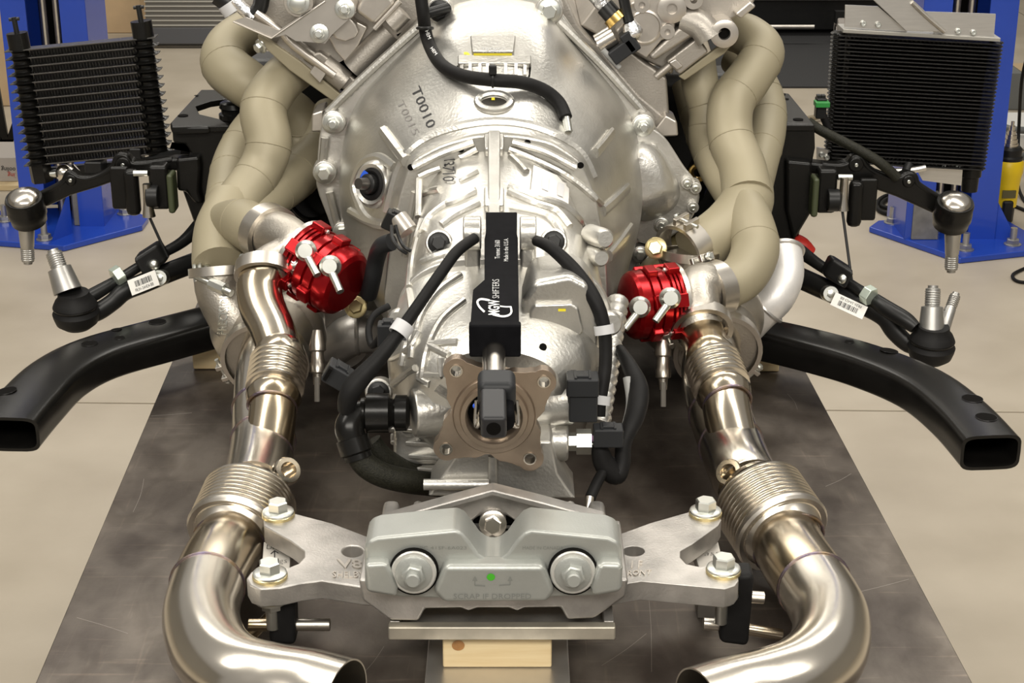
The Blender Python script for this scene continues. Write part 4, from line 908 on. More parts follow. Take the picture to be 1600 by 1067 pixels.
# rubber hangers
for pts, lab, y0 in (([(418, 930), (460, 930), (462, 1010), (420, 1008)], 'black rubber exhaust hanger on the driver marked side', 1.462), ([(1132, 900), (1180, 897), (1170, 1012), (1124, 1006)], 'tall black rubber exhaust hanger on the passenger marked side', 1.475)):
    m = MB(); prismY(m, pts, y0, y0+.03); hg = m.build('rubber_hanger', RUB, bevel=.006, seg=3); tag(hg, lab, 'hanger')

# ------------------------------------------------------------------ shifter on top of the gearbox
sh = thing('shifter', 'black anodised short shifter with white logo on top of the gearbox', 'shifter', P(773, 545, 1.6))
def PS(px, py, dz=0):                           # the sloping top plane of the shifter body
    d = ray(px, py); k = .127; z0, y0 = 1.025+dz, 1.59
    t = (z0-k*y0-CAMZ)/(d[2]-k*d[1]); return CAM+d*t
SB = MB(); SB.prism3([PS(*q) for q in [(759, 331), (808, 331), (807, 362), (809, 370), (811, 506), (735, 506), (739, 452), (757, 436), (757, 372), (759, 362)]], V3(0, 0, -.032))
SB.build('body', ANO, sh, bevel=.0012); SBV = SB.bvh()
a, b = PS(733, 504), PS(814, 504)
EBX = MB(); c = (a+b)/2+V3(0, -.006, -.0155); EBX.box(c, (b[0]-a[0], .014, .035)); EBX.build('end_block', ANO, sh, bevel=.0025)
text_on(MB(), 'MGW', SBV, (780, 493), (0, -24), (-17, 0), .0006, .018).build('logo_letters', WINK, sh)
text_on(MB(), 'SHIFTERS', SBV, (780, 467), (0, -30), (-11, 0), .0006, -.01).build('logo_letters', SILV, sh)
text_on(MB(), 'Tremec 3160', SBV, (781, 405), (0, -29), (-8, 0), .0006).build('print', SILV, sh)
text_on(MB(), 'Made in the U.S.A.', SBV, (794, 409), (0, -36), (-7, 0), .0006).build('print', SILV, sh)
for q, w in (([(757, 488), (749, 480), (746, 472), (752, 468), (765, 470)], 3.2), ([(770, 492), (785, 495), (795, 493), (799, 488), (798, 480)], 3.0), ([(799, 480), (790, 480), (781, 479)], 2.0)):
    stroke_on(MB(), SBV, q, w, .0006).build('logo_swoosh', WINK, sh)
# rod and joint that come back over the output flange
c0 = P(773, 548, 1.578); c1 = P(773, 592, 1.517)
MB().cyl(c0+V3(0, .02, .004), c1, .0105, n=24).build('rod', STEEL, sh)
MB().cyl(c0+V3(-.006, .02, .004), c1+V3(-.006, 0, 0), .0065, n=20).build('rod', STEEL, sh)
fj = nrm(P(774, 660, 1.44)-P(773, 590, 1.52)); ey = nrm(np.cross(V3(1, 0, 0), fj)); fr = (V3(1, 0, 0), fj, -ey)
o = P(776, 608, 1.50); MB().box(o, (.037, .035, .030), fr).build('joint_block', DGREY, sh, bevel=.008, seg=4)
MB().box(o+fj*.015-V3(0, 0, .012), (.034, .05, .022), fr).build('joint_block', ANO, sh, bevel=.007, seg=4)
o2 = P(771, 645, 1.455); j = MB().box(o2, (.0245, .055, .0235), fr).build('joint_socket', mat('satin_black_socket', (.022, .022, .024), .4, spec=.3), sh, bevel=.004, seg=3)
MB().cyl(o2+fj*.02, o2+fj*.0282, .0068, n=20).build('socket_bore', DARK, j)
for s in (-1, 1): MB().tube([o+V3(.019*s, -.005, -.01), o+V3(.02*s, -.01, -.035), o2+V3(.012*s, .02, -.012)], .0025, n=8, res=4).build('spring_clip', STEEL, sh)
MB().sphere(o+V3(-.0205, -.004, -.016), .003, 10, 6).build('blue_pin', BLUM, sh)
# shifter pivot ears and pads
for s, (x0, x1, y) in ((-1, (724, 752, 364)), (1, (812, 838, 364))):
    a = P(x0, y, 1.79); b = P(x1, y, 1.79); MB().cyl(a, b, .019, n=28).build('pivot_ear', ALU2, sh, bevel=.002)
    MB().box((a+b)/2-V3(0, -.01, .03), (.018, .03, .05)).build('ear_web', ALU2, sh, bevel=.004)

# ------------------------------------------------------------------ hoses and wiring
hz = MB().tube([P(655, -25, 2.22), P(661, 20, 2.215), hr(TB, 668, 62, .018), hr(TB, 688, 99, .017), hr(TB, 722, 118, .020), hr(TB, 770, 125, .026), hr(TB, 815, 129, .020), hr(TB, 850, 141, .015), hr(TB, 873, 160, .013), hr(TB, 884, 184, .012)], M(10.2, P(770, 124, 2.16)), n=20, res=7)
vh = thing('breather_hose', 'thick black rubber hose running across the bellhousing top', 'hose', P(885, 190, 2.1)); hzo = hz.build('hose', RUB, vh); hb = hz.bvh()
text_on(MB(), 'HEM', hb, (664, 48), (5, 14), (5, -2), .0006).build('hose_print', WINK, vh); text_on(MB(), 'HEM', hb, (672, 76), (8, 11), (4, -3), .0006).build('hose_print', WINK, vh)
MB().cyl(hr(TB, 884, 182, .011), hp(TB, 888, 206, .0), .0055).build('nipple', ZINC, vh)
tz = hr(TB, 770, 125, .026); MB().torus(tz, (1, 0, 0), M(10.6, tz), .0018).build('cable_tie', BLK, vh); MB().box(tz+V3(0, -.004, .014), (.010, .010, .012)).build('tie_head', BLK, vh, bevel=.002)
tz = P(664, 44, 2.205); MB().torus(tz, (0, .2, 1), M(12, tz), .002).build('cable_tie', BLK, vh)
def harness(name, label, pts, r, mt_=RUB, cat='cable', ties=(), n=14):
    c = [hp(TB, x, y, .010+r) if Y is None else P(x, y, Y) for x, y, Y in pts]
    t = thing(name, label, cat, c[-1]); m = MB().tube(c, r, n=n, res=7); m.build('sleeve', mt_, t)
    for i in ties: d = nrm(c[i+1]-c[i-1]); MB().rev(c[i], d, [(-.005, r*1.12), (-.005, r*1.2), (.005, r*1.2), (.005, r*1.12)], 20, cap=False).build('cable_tie', CABLE, t)
    return t, c
h1, c = harness('wiring_harness', 'black wiring harness running from the shifter to the black oil fitting', [(742, 372, 1.77), (715, 392, 1.745), (690, 425, 1.72), (655, 475, 1.69), (625, 518, 1.67), (592, 560, 1.655), (560, 595, 1.645), (545, 618, 1.64), (542, 640, 1.645)], [.0062, .0064, .0066, .0068, .0074, .0088, .0112, .0108, .010], ties=())
d = nrm(c[4]-c[3]); MB().rev(c[4]-d*.003, d, [(-.007, .0105), (-.007, .0115), (.007, .0115), (.007, .0105)], 20, cap=False).build('cable_tie', CABLE, h1)
h2, c = harness('wiring_harness', 'black wiring harness curving from the shifter past the rear cover pad', [(838, 376, 1.77), (862, 388, 1.745), (900, 425, 1.725), (930, 470, 1.70), (944, 515, 1.69), (946, 570, 1.68), (938, 625, 1.665), (936, 650, 1.66)], [.006, .007, .0078, .0082, .0075, .0072, .007, .007], ties=())
for i in (4, 6):
    d = nrm(c[i+1]-c[i-1]); MB().rev(c[i], d, [(-.005, .0095), (-.005, .0108), (.005, .0108), (.005, .0095)], 20, cap=False).build('cable_tie', CABLE, h2)
h3, c = harness('wiring_harness', 'tape wrapped harness loop hanging beside the red wastegate and gearbox tail', [(968, 545, 1.78), (985, 575, 1.74), (998, 610, 1.71), (992, 650, 1.68), (975, 690, 1.66), (972, 725, 1.65), (962, 742, 1.645), (945, 725, 1.645), (935, 700, 1.645), (918, 682, 1.645)], [.006, .009, .0115, .011, .009, .009, .011, .012, .009, .005])
MB().tube([P(980, 590, 1.72), P(985, 630, 1.70), P(978, 665, 1.67), P(968, 690, 1.66)], .005, n=10, res=5).build('convoluted_tube', GREY, h3)
MB().tube([P(955, 715, 1.65), P(935, 750, 1.63), P(922, 778, 1.61)], .006, n=10, res=4).build('tail_lead', RUB, h3)
MB().cyl(P(922, 776, 1.61), P(918, 800, 1.60), .005, .004).build('lead_clip', SSB, h3)
def connector(label, px, py, Y, size, fr=None, cab=None, m_=DGREY):
    o = P(px, py, Y); t = thing('connector', label, 'connector', o-V3(0, 0, size[2]/2))
    MB().box(o, size, fr).build('shell', m_, t, bevel=.002)
    e = fr or (V3(1, 0, 0), V3(0, 1, 0), V3(0, 0, 1))
    MB().box(o+e[2]*size[2]*.5, (size[0]*.4, size[1]*.6, size[2]*.25), e).build('latch', m_, t, bevel=.001)
    for k in (-.22, .22): MB().box(o+e[2]*size[2]*.52+e[0]*size[0]*k, (size[0]*.08, size[1]*.8, size[2]*.12), e).build('rib', m_, t)
    return t
fr = (nrm(V3(.85, -.1, -.5)), V3(0, 1, 0), nrm(V3(.5, 0, .85)))
t = connector('loose grey connector plug lying left of the gearbox above the table', 528, 586, 1.70, (.030, .026, .022), fr); MB().box(P(513, 581, 1.69), (.004, .018, .015), fr).build('socket', DARK, t)
connector('dark sensor connector plugged low on the gearbox right side', 910, 600, 1.63, (.034, .028, .020)); connector('long black connector hanging under the sensor plug', 911, 634, 1.63, (.030, .022, .030)); connector('dark connector at the end of the tape wrapped lead', 950, 680, 1.64, (.032, .022, .021))
connector('grey connector behind the harness left of the gearbox case', 606, 524, 1.72, (.022, .02, .030)); connector('small black connector on the upper left case edge', 613, 345, 1.90, (.020, .02, .022), (nrm(V3(1, 0, -.5)), V3(0, 1, 0), nrm(V3(.5, 0, 1))), m_=BLK)
hx = thing('speed_sensor', 'silver hex sensor with twisted lead on the gearbox right side', 'sensor', P(900, 690, 1.64))
MB().rev(P(886, 690, 1.645), (1, 0, 0), [(0, .010), (.01, .010), (.01, .014), (.026, .014), (.026, .007), (.036, .006)], 6).build('hex_body', ZINC, hx); MB().cyl(P(908, 688, 1.64), P(945, 682, 1.64), .0035).build('pin', mat('purple_lead', (.3, .12, .3), .5), hx)
MB().box(P(893, 606, 1.645), (.008, .02, .034)).build('sensor_flange', BLK, hx, bevel=.001)
# thin leads near the upper left sensor
for q in ([(616, 355, 1.90), (612, 375, 1.88), (622, 390, 1.87), (634, 395, 1.86)], [(620, 356, 1.90), (622, 372, 1.88), (630, 388, 1.87), (640, 392, 1.86)]): pass
lw = thing('sensor_lead', 'thin black twin lead hanging from the upper left case sensor', 'cable', P(634, 395, 1.86))
for q in ([(612, 352, 1.87), (613, 372, 1.86), (624, 388, 1.85), (636, 396, 1.85)], [(618, 352, 1.87), (624, 372, 1.86), (632, 386, 1.85), (642, 392, 1.85)]): MB().tube([P(*a) for a in q], .0022, n=8, res=5).build('wire', BLK, lw)
MB().cyl(P(622, 340, 1.90), P(638, 362, 1.89), .012).build('sensor_body', MACH, lw)
gh = MB().tube([P(612, 378, 1.96), P(596, 385, 1.97), P(588, 405, 1.99), P(582, 435, 2.0), P(576, 460, 2.02)], .011, n=14, res=5).build('rubber_elbow_hose', DGREY); tag(gh, 'short dark grey hose at the left edge of the gearbox case', 'hose')
lp = MB().tube([P(608, 478, 1.78), P(585, 492, 1.77), P(576, 515, 1.76), P(582, 540, 1.74), P(598, 520, 1.73)], .004, n=10, res=6).build('cable_loop', RUB); tag(lp, 'thin black cable loop left of the gearbox beside the grey connector', 'cable')
# black oil fitting and braided line
fg = thing('oil_fitting', 'black hose end fitting screwed into the gearbox left side', 'hose fitting', P(570, 690, 1.64))
o = P(640, 645, 1.655)
MB().rev(o, (-1, 0, 0), [(0, .014), (.003, .0195), (.015, .0195), (.017, .015), (.020, .017), (.022, .0215), (.046, .0215), (.048, .017), (.052, .0165)], 12).build('swivel_nut', BLKP, fg)
MB().tube([P(573, 645, 1.655), P(556, 650, 1.65), P(546, 668, 1.64), P(552, 690, 1.635)], [.014, .0155, .016, .015], n=20, res=6).build('elbow', BLKP, fg)
MB().rev(P(550, 684, 1.637), P(560, 715, 1.63)-P(550, 684, 1.637), [(0, .018), (.016, .018), (.018, .0155), (.024, .0155)], 12).build('collar', BLKP, fg)
bl = MB().tube([P(556, 700, 1.635), P(570, 725, 1.63), (P(598, 742, 1.63)), P(640, 752, 1.64), P(690, 758, 1.68)], .0135, n=18, res=6).build('braided_line', SLEEVE); tag(bl, 'black braided oil line curving under the gearbox tail', 'hose')
bl2 = MB().tube([P(580, 690, 1.68), P(600, 715, 1.68), P(640, 738, 1.69), P(690, 748, 1.70)], .012, n=18, res=6).build('braided_line', SLEEVE); tag(bl2, 'second braided oil line behind the front one under the gearbox fins', 'hose')
# corrugated drain hose on the far right of the case
ch = MB(); a = P(965, 470, 1.86); b = P(945, 600, 1.74); ch.rev(a, b-a, [(t*.2, .012+.002*math.sin(t*90)) for t in np.linspace(0, 1, 60)], 14); cho = ch.build('corrugated_hose', ALU); tag(cho, 'silver corrugated sleeve behind the harness on the gearbox right edge', 'hose')
# ------------------------------------------------------------------ front subframe
sf = thing('subframe', 'black painted steel front subframe with two outswept rails and towers', 'subframe', (XC, 2.4, .74))
def rail(pts, z, w, h, holes, wall=.004):
    c = [PZ(x, y, z) for x, y in pts]; q = catmull(c, 6); n = len(q); ro = []; ri = []
    def section(i, ww, hh, dz):
        t = nrm(q[min(i+1, n-1)]-q[max(i-1, 0)]); s = nrm(np.cross(t, V3(0, 0, 1))); out = []
        for a in np.linspace(0, 2*PI, 24, endpoint=False):
            ca, sa = math.cos(a), math.sin(a); e = 2/5.0
            out.append(q[i]+s*math.copysign(abs(ca)**e, ca)*ww/2+V3(0, 0, -h/2+dz+math.copysign(abs(sa)**e, sa)*hh/2))
        return out
    for i in range(n): ro.append(section(i, w, h, 0)); ri.append(section(i, w-2*wall, h-2*wall, 0))
    m = MB().rings(ro+ri[::-1], closed=True); o = m.build('rail', BLKP, sf, ang=60); b = m.bvh()
    for x, y, r in holes:
        hh = hit(b, x, y, .0004)
        if hh:
            MB().torus(hh[0], hh[1], r*1.03, .0005, 20, 6).build('hole_rim', BLKP, o); put('hole', 'hole', DARK, o, hh[0], hh[1], r)
    return o
rail([(420, 462), (345, 483), (250, 508), (150, 536), (88, 568), (42, 612), (6, 652)], .786, .085, .046, [(246, 503, .012), (182, 515, .007), (187, 528, .007), (140, 537, .011), (10, 611, .013)])
rail([(1085, 478), (1165, 500), (1250, 519), (1350, 546), (1440, 582), (1502, 628), (1551, 680)], .786, .075, .046, [(1285, 513, .011), (1327, 534, .006), (1363, 531, .006), (1389, 548, .012), (1519, 623, .013), (1541, 652, .013)])
MB().box((XC, 2.62, .775), (.95, .10, .07)).build('cross_tube', BLKP, sf, bevel=.015)
for pts, nm in (([(268, 196), (352, 194), (368, 206), (372, 240), (370, 330), (345, 420), (330, 490), (318, 420), (302, 345), (286, 300), (284, 255), (297, 238), (290, 226), (270, 224)], 'a'), ([(1195, 192), (1273, 194), (1274, 232), (1268, 262), (1262, 320), (1244, 385), (1222, 425), (1180, 470), (1150, 440), (1180, 330)], 'b')):
    m = MB(); prismY(m, pts, 2.44, 2.456); m.build('tower', BLKP, sf, bevel=.004, seg=3); m = MB(); prismY(m, [(x, y+(34 if y < 215 else 0)) for x, y in pts], 2.46, 2.60); m.build('tower_dark_fill', BLK, sf, bevel=.008)  # black block added in the hollow tower to darken its inside
zt = P(268, 196, 2.44)[2]
for pts, hl in (([(266, 192), (314, 140), (372, 140), (372, 152), (330, 158), (306, 166), (312, 178), (345, 186), (358, 196), (268, 198)], ((286, 181, .008), (307, 150, .004), (319, 140, .008))), ([(1195, 195), (1273, 195), (1233, 146), (1217, 144), (1226, 165), (1215, 178), (1195, 186)], ((1247, 187, .008), (1228, 155, .005), (1222, 148, .006)))):
    m = MB(); prismZ(m, pts, zt-.008, zt+.002); o = m.build('tower_plate', BLKP, sf, bevel=.002); b = m.bvh()
    for x, y, r in hl:
        hh = hit(b, x, y, .0008)
        if hh: put('hole', 'hole', DARK, o, hh[0], hh[1], r)
m = MB(); prismY(m, [(270, 198), (328, 198), (328, 210), (272, 212)], 2.425, 2.45); m.build('tower_rib', BLKP, sf, bevel=.004)
m = MB(); prismY(m, [(274, 248), (312, 244), (314, 262), (312, 300), (318, 320), (302, 318), (290, 300), (276, 300)], 2.425, 2.45); m.build('tower_rib', BLKP, sf, bevel=.006)
m = MB(); prismY(m, [(1228, 250), (1270, 254), (1270, 330), (1240, 380), (1228, 330)], 2.425, 2.45); m.build('tower_rib', BLKP, sf, bevel=.006)
# engine mount: black bellow and white cap
eo = thing('engine_mount', 'black ribbed engine mount with a pale cap behind the beige manifold', 'engine mount', P(366, 230, 2.52))
MB().rev(P(370, 222, 2.53), (0, 0, 1), [(0, .026), (.03, .026), (.032, .022), (.036, .022), (.038, .025), (.045, .025), (.047, .021), (.052, .021), (.055, .024), (.062, .022), (.066, .015)], 30).build('boot', BLKP, eo)
MB().box(P(376, 145, 2.53), (.028, .028, .055)).build('cap', WHT, eo, bevel=.003)

# ------------------------------------------------------------------ suspension arms
STUD = mat('dull_steel', (.42, .41, .39), .38, .85, 30, .1)
def taper(parent, a, b, r0, r1, name='stud'):
    L = np.linalg.norm(b-a); s = MB().rev(a, b-a, [(0, r0), (L*.55, r0*.82), (L*.57, r1), (L*.93, r1), (L*.95, r1*.7), (L, r1*.7)], 20).build(name, STUD, parent)
    for k in range(6):
        p = a+(b-a)*(.62+.05*k); MB().torus(p, b-a, r1*1.0, .0009, 16, 5).build('thread', STUD, s)
def upper_arm(label, bj, stud, outline, pins, rib):
    o = P(*bj); t = thing('upper_control_arm', label, 'control arm', P(*stud[1]))
    ax = nrm(V3(0, -.42, 1)); r = .028
    MB().rev(o, ax, [(-.032, r*.72), (-.028, r*.95), (-.018, r*.98), (-.015, r*1.04), (-.004, r*1.04), (0, r), (.012, r*1.02), (.016, r*.96)], 36).build('ball_housing', BLKP, t)
    MB().rev(o+ax*.012, ax, [(0, r*.86), (.005, r*.84), (.010, r*.68), (.014, r*.4), (.0155, r*.05)], 36).build('ball_cap', STEEL, t)
    MB().torus(o+ax*.014, ax, r*.90, .0022).build('cap_ring', BLKP, t)
    taper(t, P(*stud[0]), P(*stud[1]), .0125, .0095)
    m = MB(); prismY(m, outline, 2.445, 2.475); m.build('arm', BLKP, t, bevel=.006, seg=3)
    top = outline[:rib]; MB().tube([P(x, y+2, 2.45) for x, y in top], .0055, n=10, res=4).build('arm_rib', BLKP, t, ang=60)
    for x, y, Y, r_ in pins:
        MB().cyl(P(x, y, Y)+V3(0, .03, 0), P(x, y, Y), r_, n=20).build('arm_boss', BLKP, t, bevel=.003); put('screw', 'rivet', ZINC, t, P(x, y, Y), (0, -1, 0), .003)
    return t
ul = upper_arm('black forged upper arm with silver ball cap in front of the lift post', (40, 322, 2.42), ((41, 352, 2.42), (44, 412, 2.42)),
    [(60, 304), (84, 292), (100, 282), (108, 268), (122, 276), (142, 277), (165, 268), (178, 258), (184, 243), (196, 242), (206, 254), (232, 254), (270, 248), (314, 246), (314, 266), (270, 268), (235, 276), (212, 278), (190, 280), (150, 294), (110, 306), (72, 324), (62, 322)], [(192, 258, 2.443, .012), (110, 282, 2.443, .009)], 13)
ur = upper_arm('black forged upper arm with silver ball cap under the tight row cooler', (1490, 328, 2.42), ((1489, 362, 2.42), (1486, 425, 2.42)),
    [(1468, 308), (1445, 294), (1432, 284), (1428, 273), (1418, 270), (1408, 276), (1390, 276), (1368, 268), (1354, 258), (1346, 246), (1334, 245), (1326, 254), (1310, 258), (1285, 256), (1262, 253), (1262, 272), (1300, 276), (1330, 284), (1360, 294), (1400, 308), (1440, 326), (1462, 336)], [(1338, 258, 2.443, .012), (1420, 284, 2.443, .010)], 14)
def lower_arm(label, bj, studs, arm, rod, clip, nut, sticker, txt, upside):
    o = P(*bj); t = thing('lower_control_arm', label, 'control arm', o-V3(0, 0, .04))
    MB().rev(o, (0, -.1, 1), [(-.030, .020), (-.022, .030), (-.012, .033), (-.006, .034), (.0, .030), (.006, .032), (.014, .028), (.018, .024), (.026, .022)], 32).build('ball_boot', RUB, t)
    MB().torus(o+V3(0, 0, .004), (0, -.1, 1), .031, .0018).build('boot_ring', BLKP, t)
    for a, b, r0, r1 in studs: taper(t, P(*a), P(*b), r0, r1)
    c = [P(*q[:3]) for q in arm]; rr = [M(q[3], P(*q[:3])) for q in arm]; A = MB().tube(c, rr, n=18, res=6, sx=.8); A.build('arm', BLK, t, ang=60)
    x, y, Y = nut; MB().rev(P(x, y, Y), (0, -1, .3), [(-.02, .012), (0, .012), (.002, .011), (.002, .006)], 22).build('eccentric_washer', ZINC, t); put('nut', 'nut', ZINC, t, P(x, y, Y), (0, -1, .3), .006)
    q = [P(*s) for s in sticker]; cc = np.mean(q, axis=0); ex = nrm(q[1]-q[0]); ey = q[3]-q[0]; ey = nrm(ey-ex*np.dot(ey, ex)); w = np.linalg.norm(q[1]-q[0]); h = np.linalg.norm(q[3]-q[0])
    n_ = np.cross(ex, ey); S = MB().prism(q[0], ex, ey, [(0, 0), (w, 0), (w, h), (0, h)], 0, .0012); so = S.build('paper_tag', WHT, t)
    if n_[1] > 0: n_ = -n_
    base = q[0]+n_*(.0016 if np.dot(np.cross(ex, ey), n_) > 0 else .0004)
    m = MB(); random.seed(len(label)); x = w*.22
    while x < w*.82:
        bw = random.choice((.0006, .001, .0016)); m.add([base+ex*x+ey*h*.42, base+ex*(x+bw)+ey*h*.42, base+ex*(x+bw)+ey*h*.80, base+ex*x+ey*h*.80], [(0, 1, 2, 3)]); x += bw+random.choice((.0007, .0012))
    bo = m.build('barcode', INK, so); bo['kind'] = 'stuff'
    text_flat(MB(), txt, base+ex*w*.16+ey*h*.12, ex, ey, w*.66, h*.20).build('tag_print', INK, so)
    # tie rod above it
    tr_ = thing('tie_rod', rod[0], 'tie rod', P(*rod[1][0][:3])); c = [P(*q_[:3]) for q_ in rod[1]]; rr = [M(q_[3], P(*q_[:3])) for q_ in rod[1]]; MB().tube(c, rr, n=16, res=4).build('rod', BLK, tr_, ang=50)
    x, y, Y = rod[2]; i = rod[3]; d = nrm(c[i+1]-c[i]); MB().rev(P(x, y, Y), d, [(-.007, .0145), (.007, .0145)], 6).build('jam_nut', mat('pale_zinc', (.62, .70, .62), .35, .7), tr_, bevel=.001)
    x, y, Y = clip; o = P(x, y, Y); MB().box(o, (.045, .03, .032), (nrm(d), V3(0, 1, 0), nrm(np.cross(d, V3(0, 1, 0))))).build('clip_bracket', BLK, tr_, bevel=.006); MB().sphere(o+V3(.006, -.018, -.006), .0085).build('ball_pin', ZINC, tr_)
    return t
lower_arm('black lower arm with ball joint stud and barcode tag left of the gearbox', (118, 482, 2.30), [((106, 455, 2.30), (82, 390, 2.32), .021, .0115)],
    [(120, 492, 2.31, 18), (150, 488, 2.32, 15), (176, 472, 2.33, 14), (195, 455, 2.34, 15), (225, 442, 2.36, 16), (265, 425, 2.39, 16), (310, 408, 2.43, 16), (345, 395, 2.46, 16)],
    ('black tie rod with jam nut above the left lower arm', [(132, 468, 2.32, 11), (150, 458, 2.33, 11), (184, 438, 2.35, 9), (215, 418, 2.37, 8), (250, 398, 2.40, 8), (285, 378, 2.43, 9), (312, 352, 2.46, 12)], (184, 430, 2.34), 2), (238, 402, 2.375), (249, 434, 2.345),
    [(207, 462, 2.325), (250, 445, 2.325), (238, 424, 2.335), (195, 441, 2.335)], 'FR3V-3A424-BB', 0)
lower_arm('black lower arm with two studs and barcode tag right of the gearbox', (1456, 535, 2.25), [((1455, 520, 2.25), (1458, 446, 2.27), .019, .0105), ((1474, 512, 2.26), (1494, 458, 2.29), .010, .0075)],
    [(1448, 545, 2.26, 14), (1420, 538, 2.27, 14), (1398, 518, 2.28, 15), (1382, 495, 2.29, 16), (1350, 478, 2.31, 15), (1320, 466, 2.33, 16), (1285, 450, 2.36, 17), (1245, 432, 2.40, 17)],
    ('black tie rod with jam nut above the right lower arm', [(1430, 512, 2.25, 10), (1415, 500, 2.26, 13), (1385, 482, 2.28, 13), (1362, 466, 2.30, 11), (1340, 452, 2.32, 9), (1312, 434, 2.35, 9), (1280, 414, 2.38, 9), (1250, 392, 2.42, 11)], (1357, 461, 2.29), 3), (1308, 424, 2.335), (1298, 459, 2.31),
    [(1356, 480, 2.285), (1306, 457, 2.30), (1296, 476, 2.29), (1346, 499, 2.275)], 'FR3V-3A423-BB', 1)
rb_ = MB().tube([P(1240, 378, 2.45), P(1252, 384, 2.44), P(1262, 396, 2.44)], .014, res=3).build('red_boot', mat('red_rubber', (.55, .03, .02), .4)); tag(rb_, 'small red rubber boot behind the white cast elbow', 'rubber boot')
# ride height sensors with their thin links
def hsensor(label, x, y, s, link):
    o = P(x, y, 2.42); t = thing('ride_height_sensor', label, 'sensor', o-V3(0, 0, .04))
    MB().box(o, (.030, .03, .068)).build('case', BLKP, t, bevel=.006); MB().box(o+V3(.018*s, -.004, -.008), (.010, .034, .060)).build('side_plate', mat('olive_plastic', (.055, .065, .03), .5) if 'olive_plastic' not in bpy.data.materials else bpy.data.materials['olive_plastic'], t, bevel=.004)
    MB().cyl(o+V3(-.018*s, -.016, -.012), o+V3(.0, -.016, -.012), .017).build('hub', BLK, t, bevel=.002); MB().cyl(o+V3(-.036*s, -.012, .022), o+V3(-.015*s, -.012, .022), .0045).build('pin', ZINC, t)
    l = P(*link[0]); MB().tube([l+V3(0, 0, .05), l+V3(0, 0, .02), l], [.006, .007, .010], n=14, res=3).build('socket', STEEL, t); MB().cyl(l, P(*link[1]), .0022, n=8).build('link_wire', BLK, t)
    b = P(*link[2]); MB().box(b, (.022, .02, .072)).build('bracket_tab', BLKP, t, bevel=.008); MB().box(b+V3(-.02*s, .01, .004), (.028, .01, .066)).build('bracket_web', BLKP, t, bevel=.004)
hsensor('black ride height sensor hanging under the left upper arm', 251, 290, 1, ((233, 338, 2.40), (262, 402, 2.38), (207, 300, 2.42)))
hsensor('black ride height sensor hanging under the right upper arm', 1290, 296, -1, ((1316, 328, 2.40), (1334, 462, 2.33), (1336, 318, 2.42)))

# ------------------------------------------------------------------ oil coolers
# left: spaced rows with stacked tanks at both ends
oc = thing('oil_cooler', 'black oil cooler with widely spaced rows and bulging end stacks', 'oil cooler', P(140, 290, 2.6))
TLc, TRc, BLc, BRc = (22, 78), (232, 58), (52, 256), (256, 236); NR = 14; YC = 2.60
def lerp2(u, v): return tuple((TLc[k]*(1-u)+TRc[k]*u)*(1-v)+(BLc[k]*(1-u)+BRc[k]*u)*v for k in (0, 1))
exr = nrm(P(*TRc, YC)-P(*TLc, YC)); ezr = nrm(P(*TLc, YC)-P(*BLc, YC)); ezr = nrm(ezr-exr*np.dot(exr, ezr)); eyr = np.cross(ezr, exr)
for i in range(NR+1):
    v = i/NR; a, b = P(*lerp2(-.055, v), YC), P(*lerp2(1.06, v), YC); row = MB().box((a+b)/2, (np.linalg.norm(b-a), .028, .0020), (exr, eyr, ezr)).build('row_plate', LFIN, oc, bevel=.0004)
    for u in (.07, .93):
        c = P(*lerp2(u if u > .5 else u, v), YC)
    if i < NR:
        vm = (i+.5)/NR; hgt = M(178/NR, P(100, 160, YC))
        # folded air fins between two rows
        a, b = P(*lerp2(.12, vm), YC), P(*lerp2(.90, vm), YC); nf = 70; vs = []; fs = []
        for k in range(nf+1):
            p = a+(b-a)*k/nf; z = hgt*.42*(1 if k % 2 else -1)
            vs += [p-eyr*.012+ezr*z, p+eyr*.012+ezr*z]
            if k: fs.append((2*k-2, 2*k-1, 2*k+1, 2*k))
        MB().add(vs, fs).build('fin_strip', FINM, oc)
        for u in (.045, .965):
            c = P(*lerp2(u, vm), YC); MB().rev(c, ezr, [(-hgt*.47, .0215), (-hgt*.36, .0165), (-hgt*.2, .0140), (0, .0135), (hgt*.2, .0140), (hgt*.36, .0165), (hgt*.47, .0215)], 22).build('tank_segment', BLKP, oc)
for u, v, s in ((.045, 0, 1), (.965, 0, 1), (.045, 1, -1), (.965, 1, -1)):
    c = P(*lerp2(u, v), YC); MB().rev(c, ezr*s, [(0, .0165), (.026, .0165)] if s > 0 else [(0, .018), (.030, .018)], 6 if s < 0 else 22).build('port_boss', BLKP, oc)
    if s > 0:
        MB().cyl(c+ezr*.024, c+ezr*.050, .0042, n=10).build('stud', BLK, oc); MB().cyl(c+ezr*.047-exr*.008, c+ezr*.047+exr*.008, .0028, n=8).build('stud_pin', BLK, oc)
# bracket and hose fittings below it
MB().cyl(P(70, 272, YC), P(98, 270, YC), .006).build('barb', ZINC, oc); MB().sphere(P(100, 270, YC), .014).build('fitting', STEEL, oc); MB().cyl(P(108, 262, YC), P(118, 272, YC), .010).build('fitting', STEEL, oc)
MB().box(P(150, 258, YC), (.028, .04, .020)).build('mount_foot', BLK, oc, bevel=.003); MB().box(P(215, 250, YC), (.020, .03, .045)).build('mount_foot', BLK, oc, bevel=.003)
MB().box(P(165, 262, YC+.02), (.20, .012, .018), (exr, eyr, ezr)).build('mount_strap', BLK, oc)
pw = P(150, 262, YC); MB().tube([P(205, 262, YC), P(255, 248, 2.58), P(290, 240, 2.55)], .010, res=4).build('mount_stay', BLK, oc)
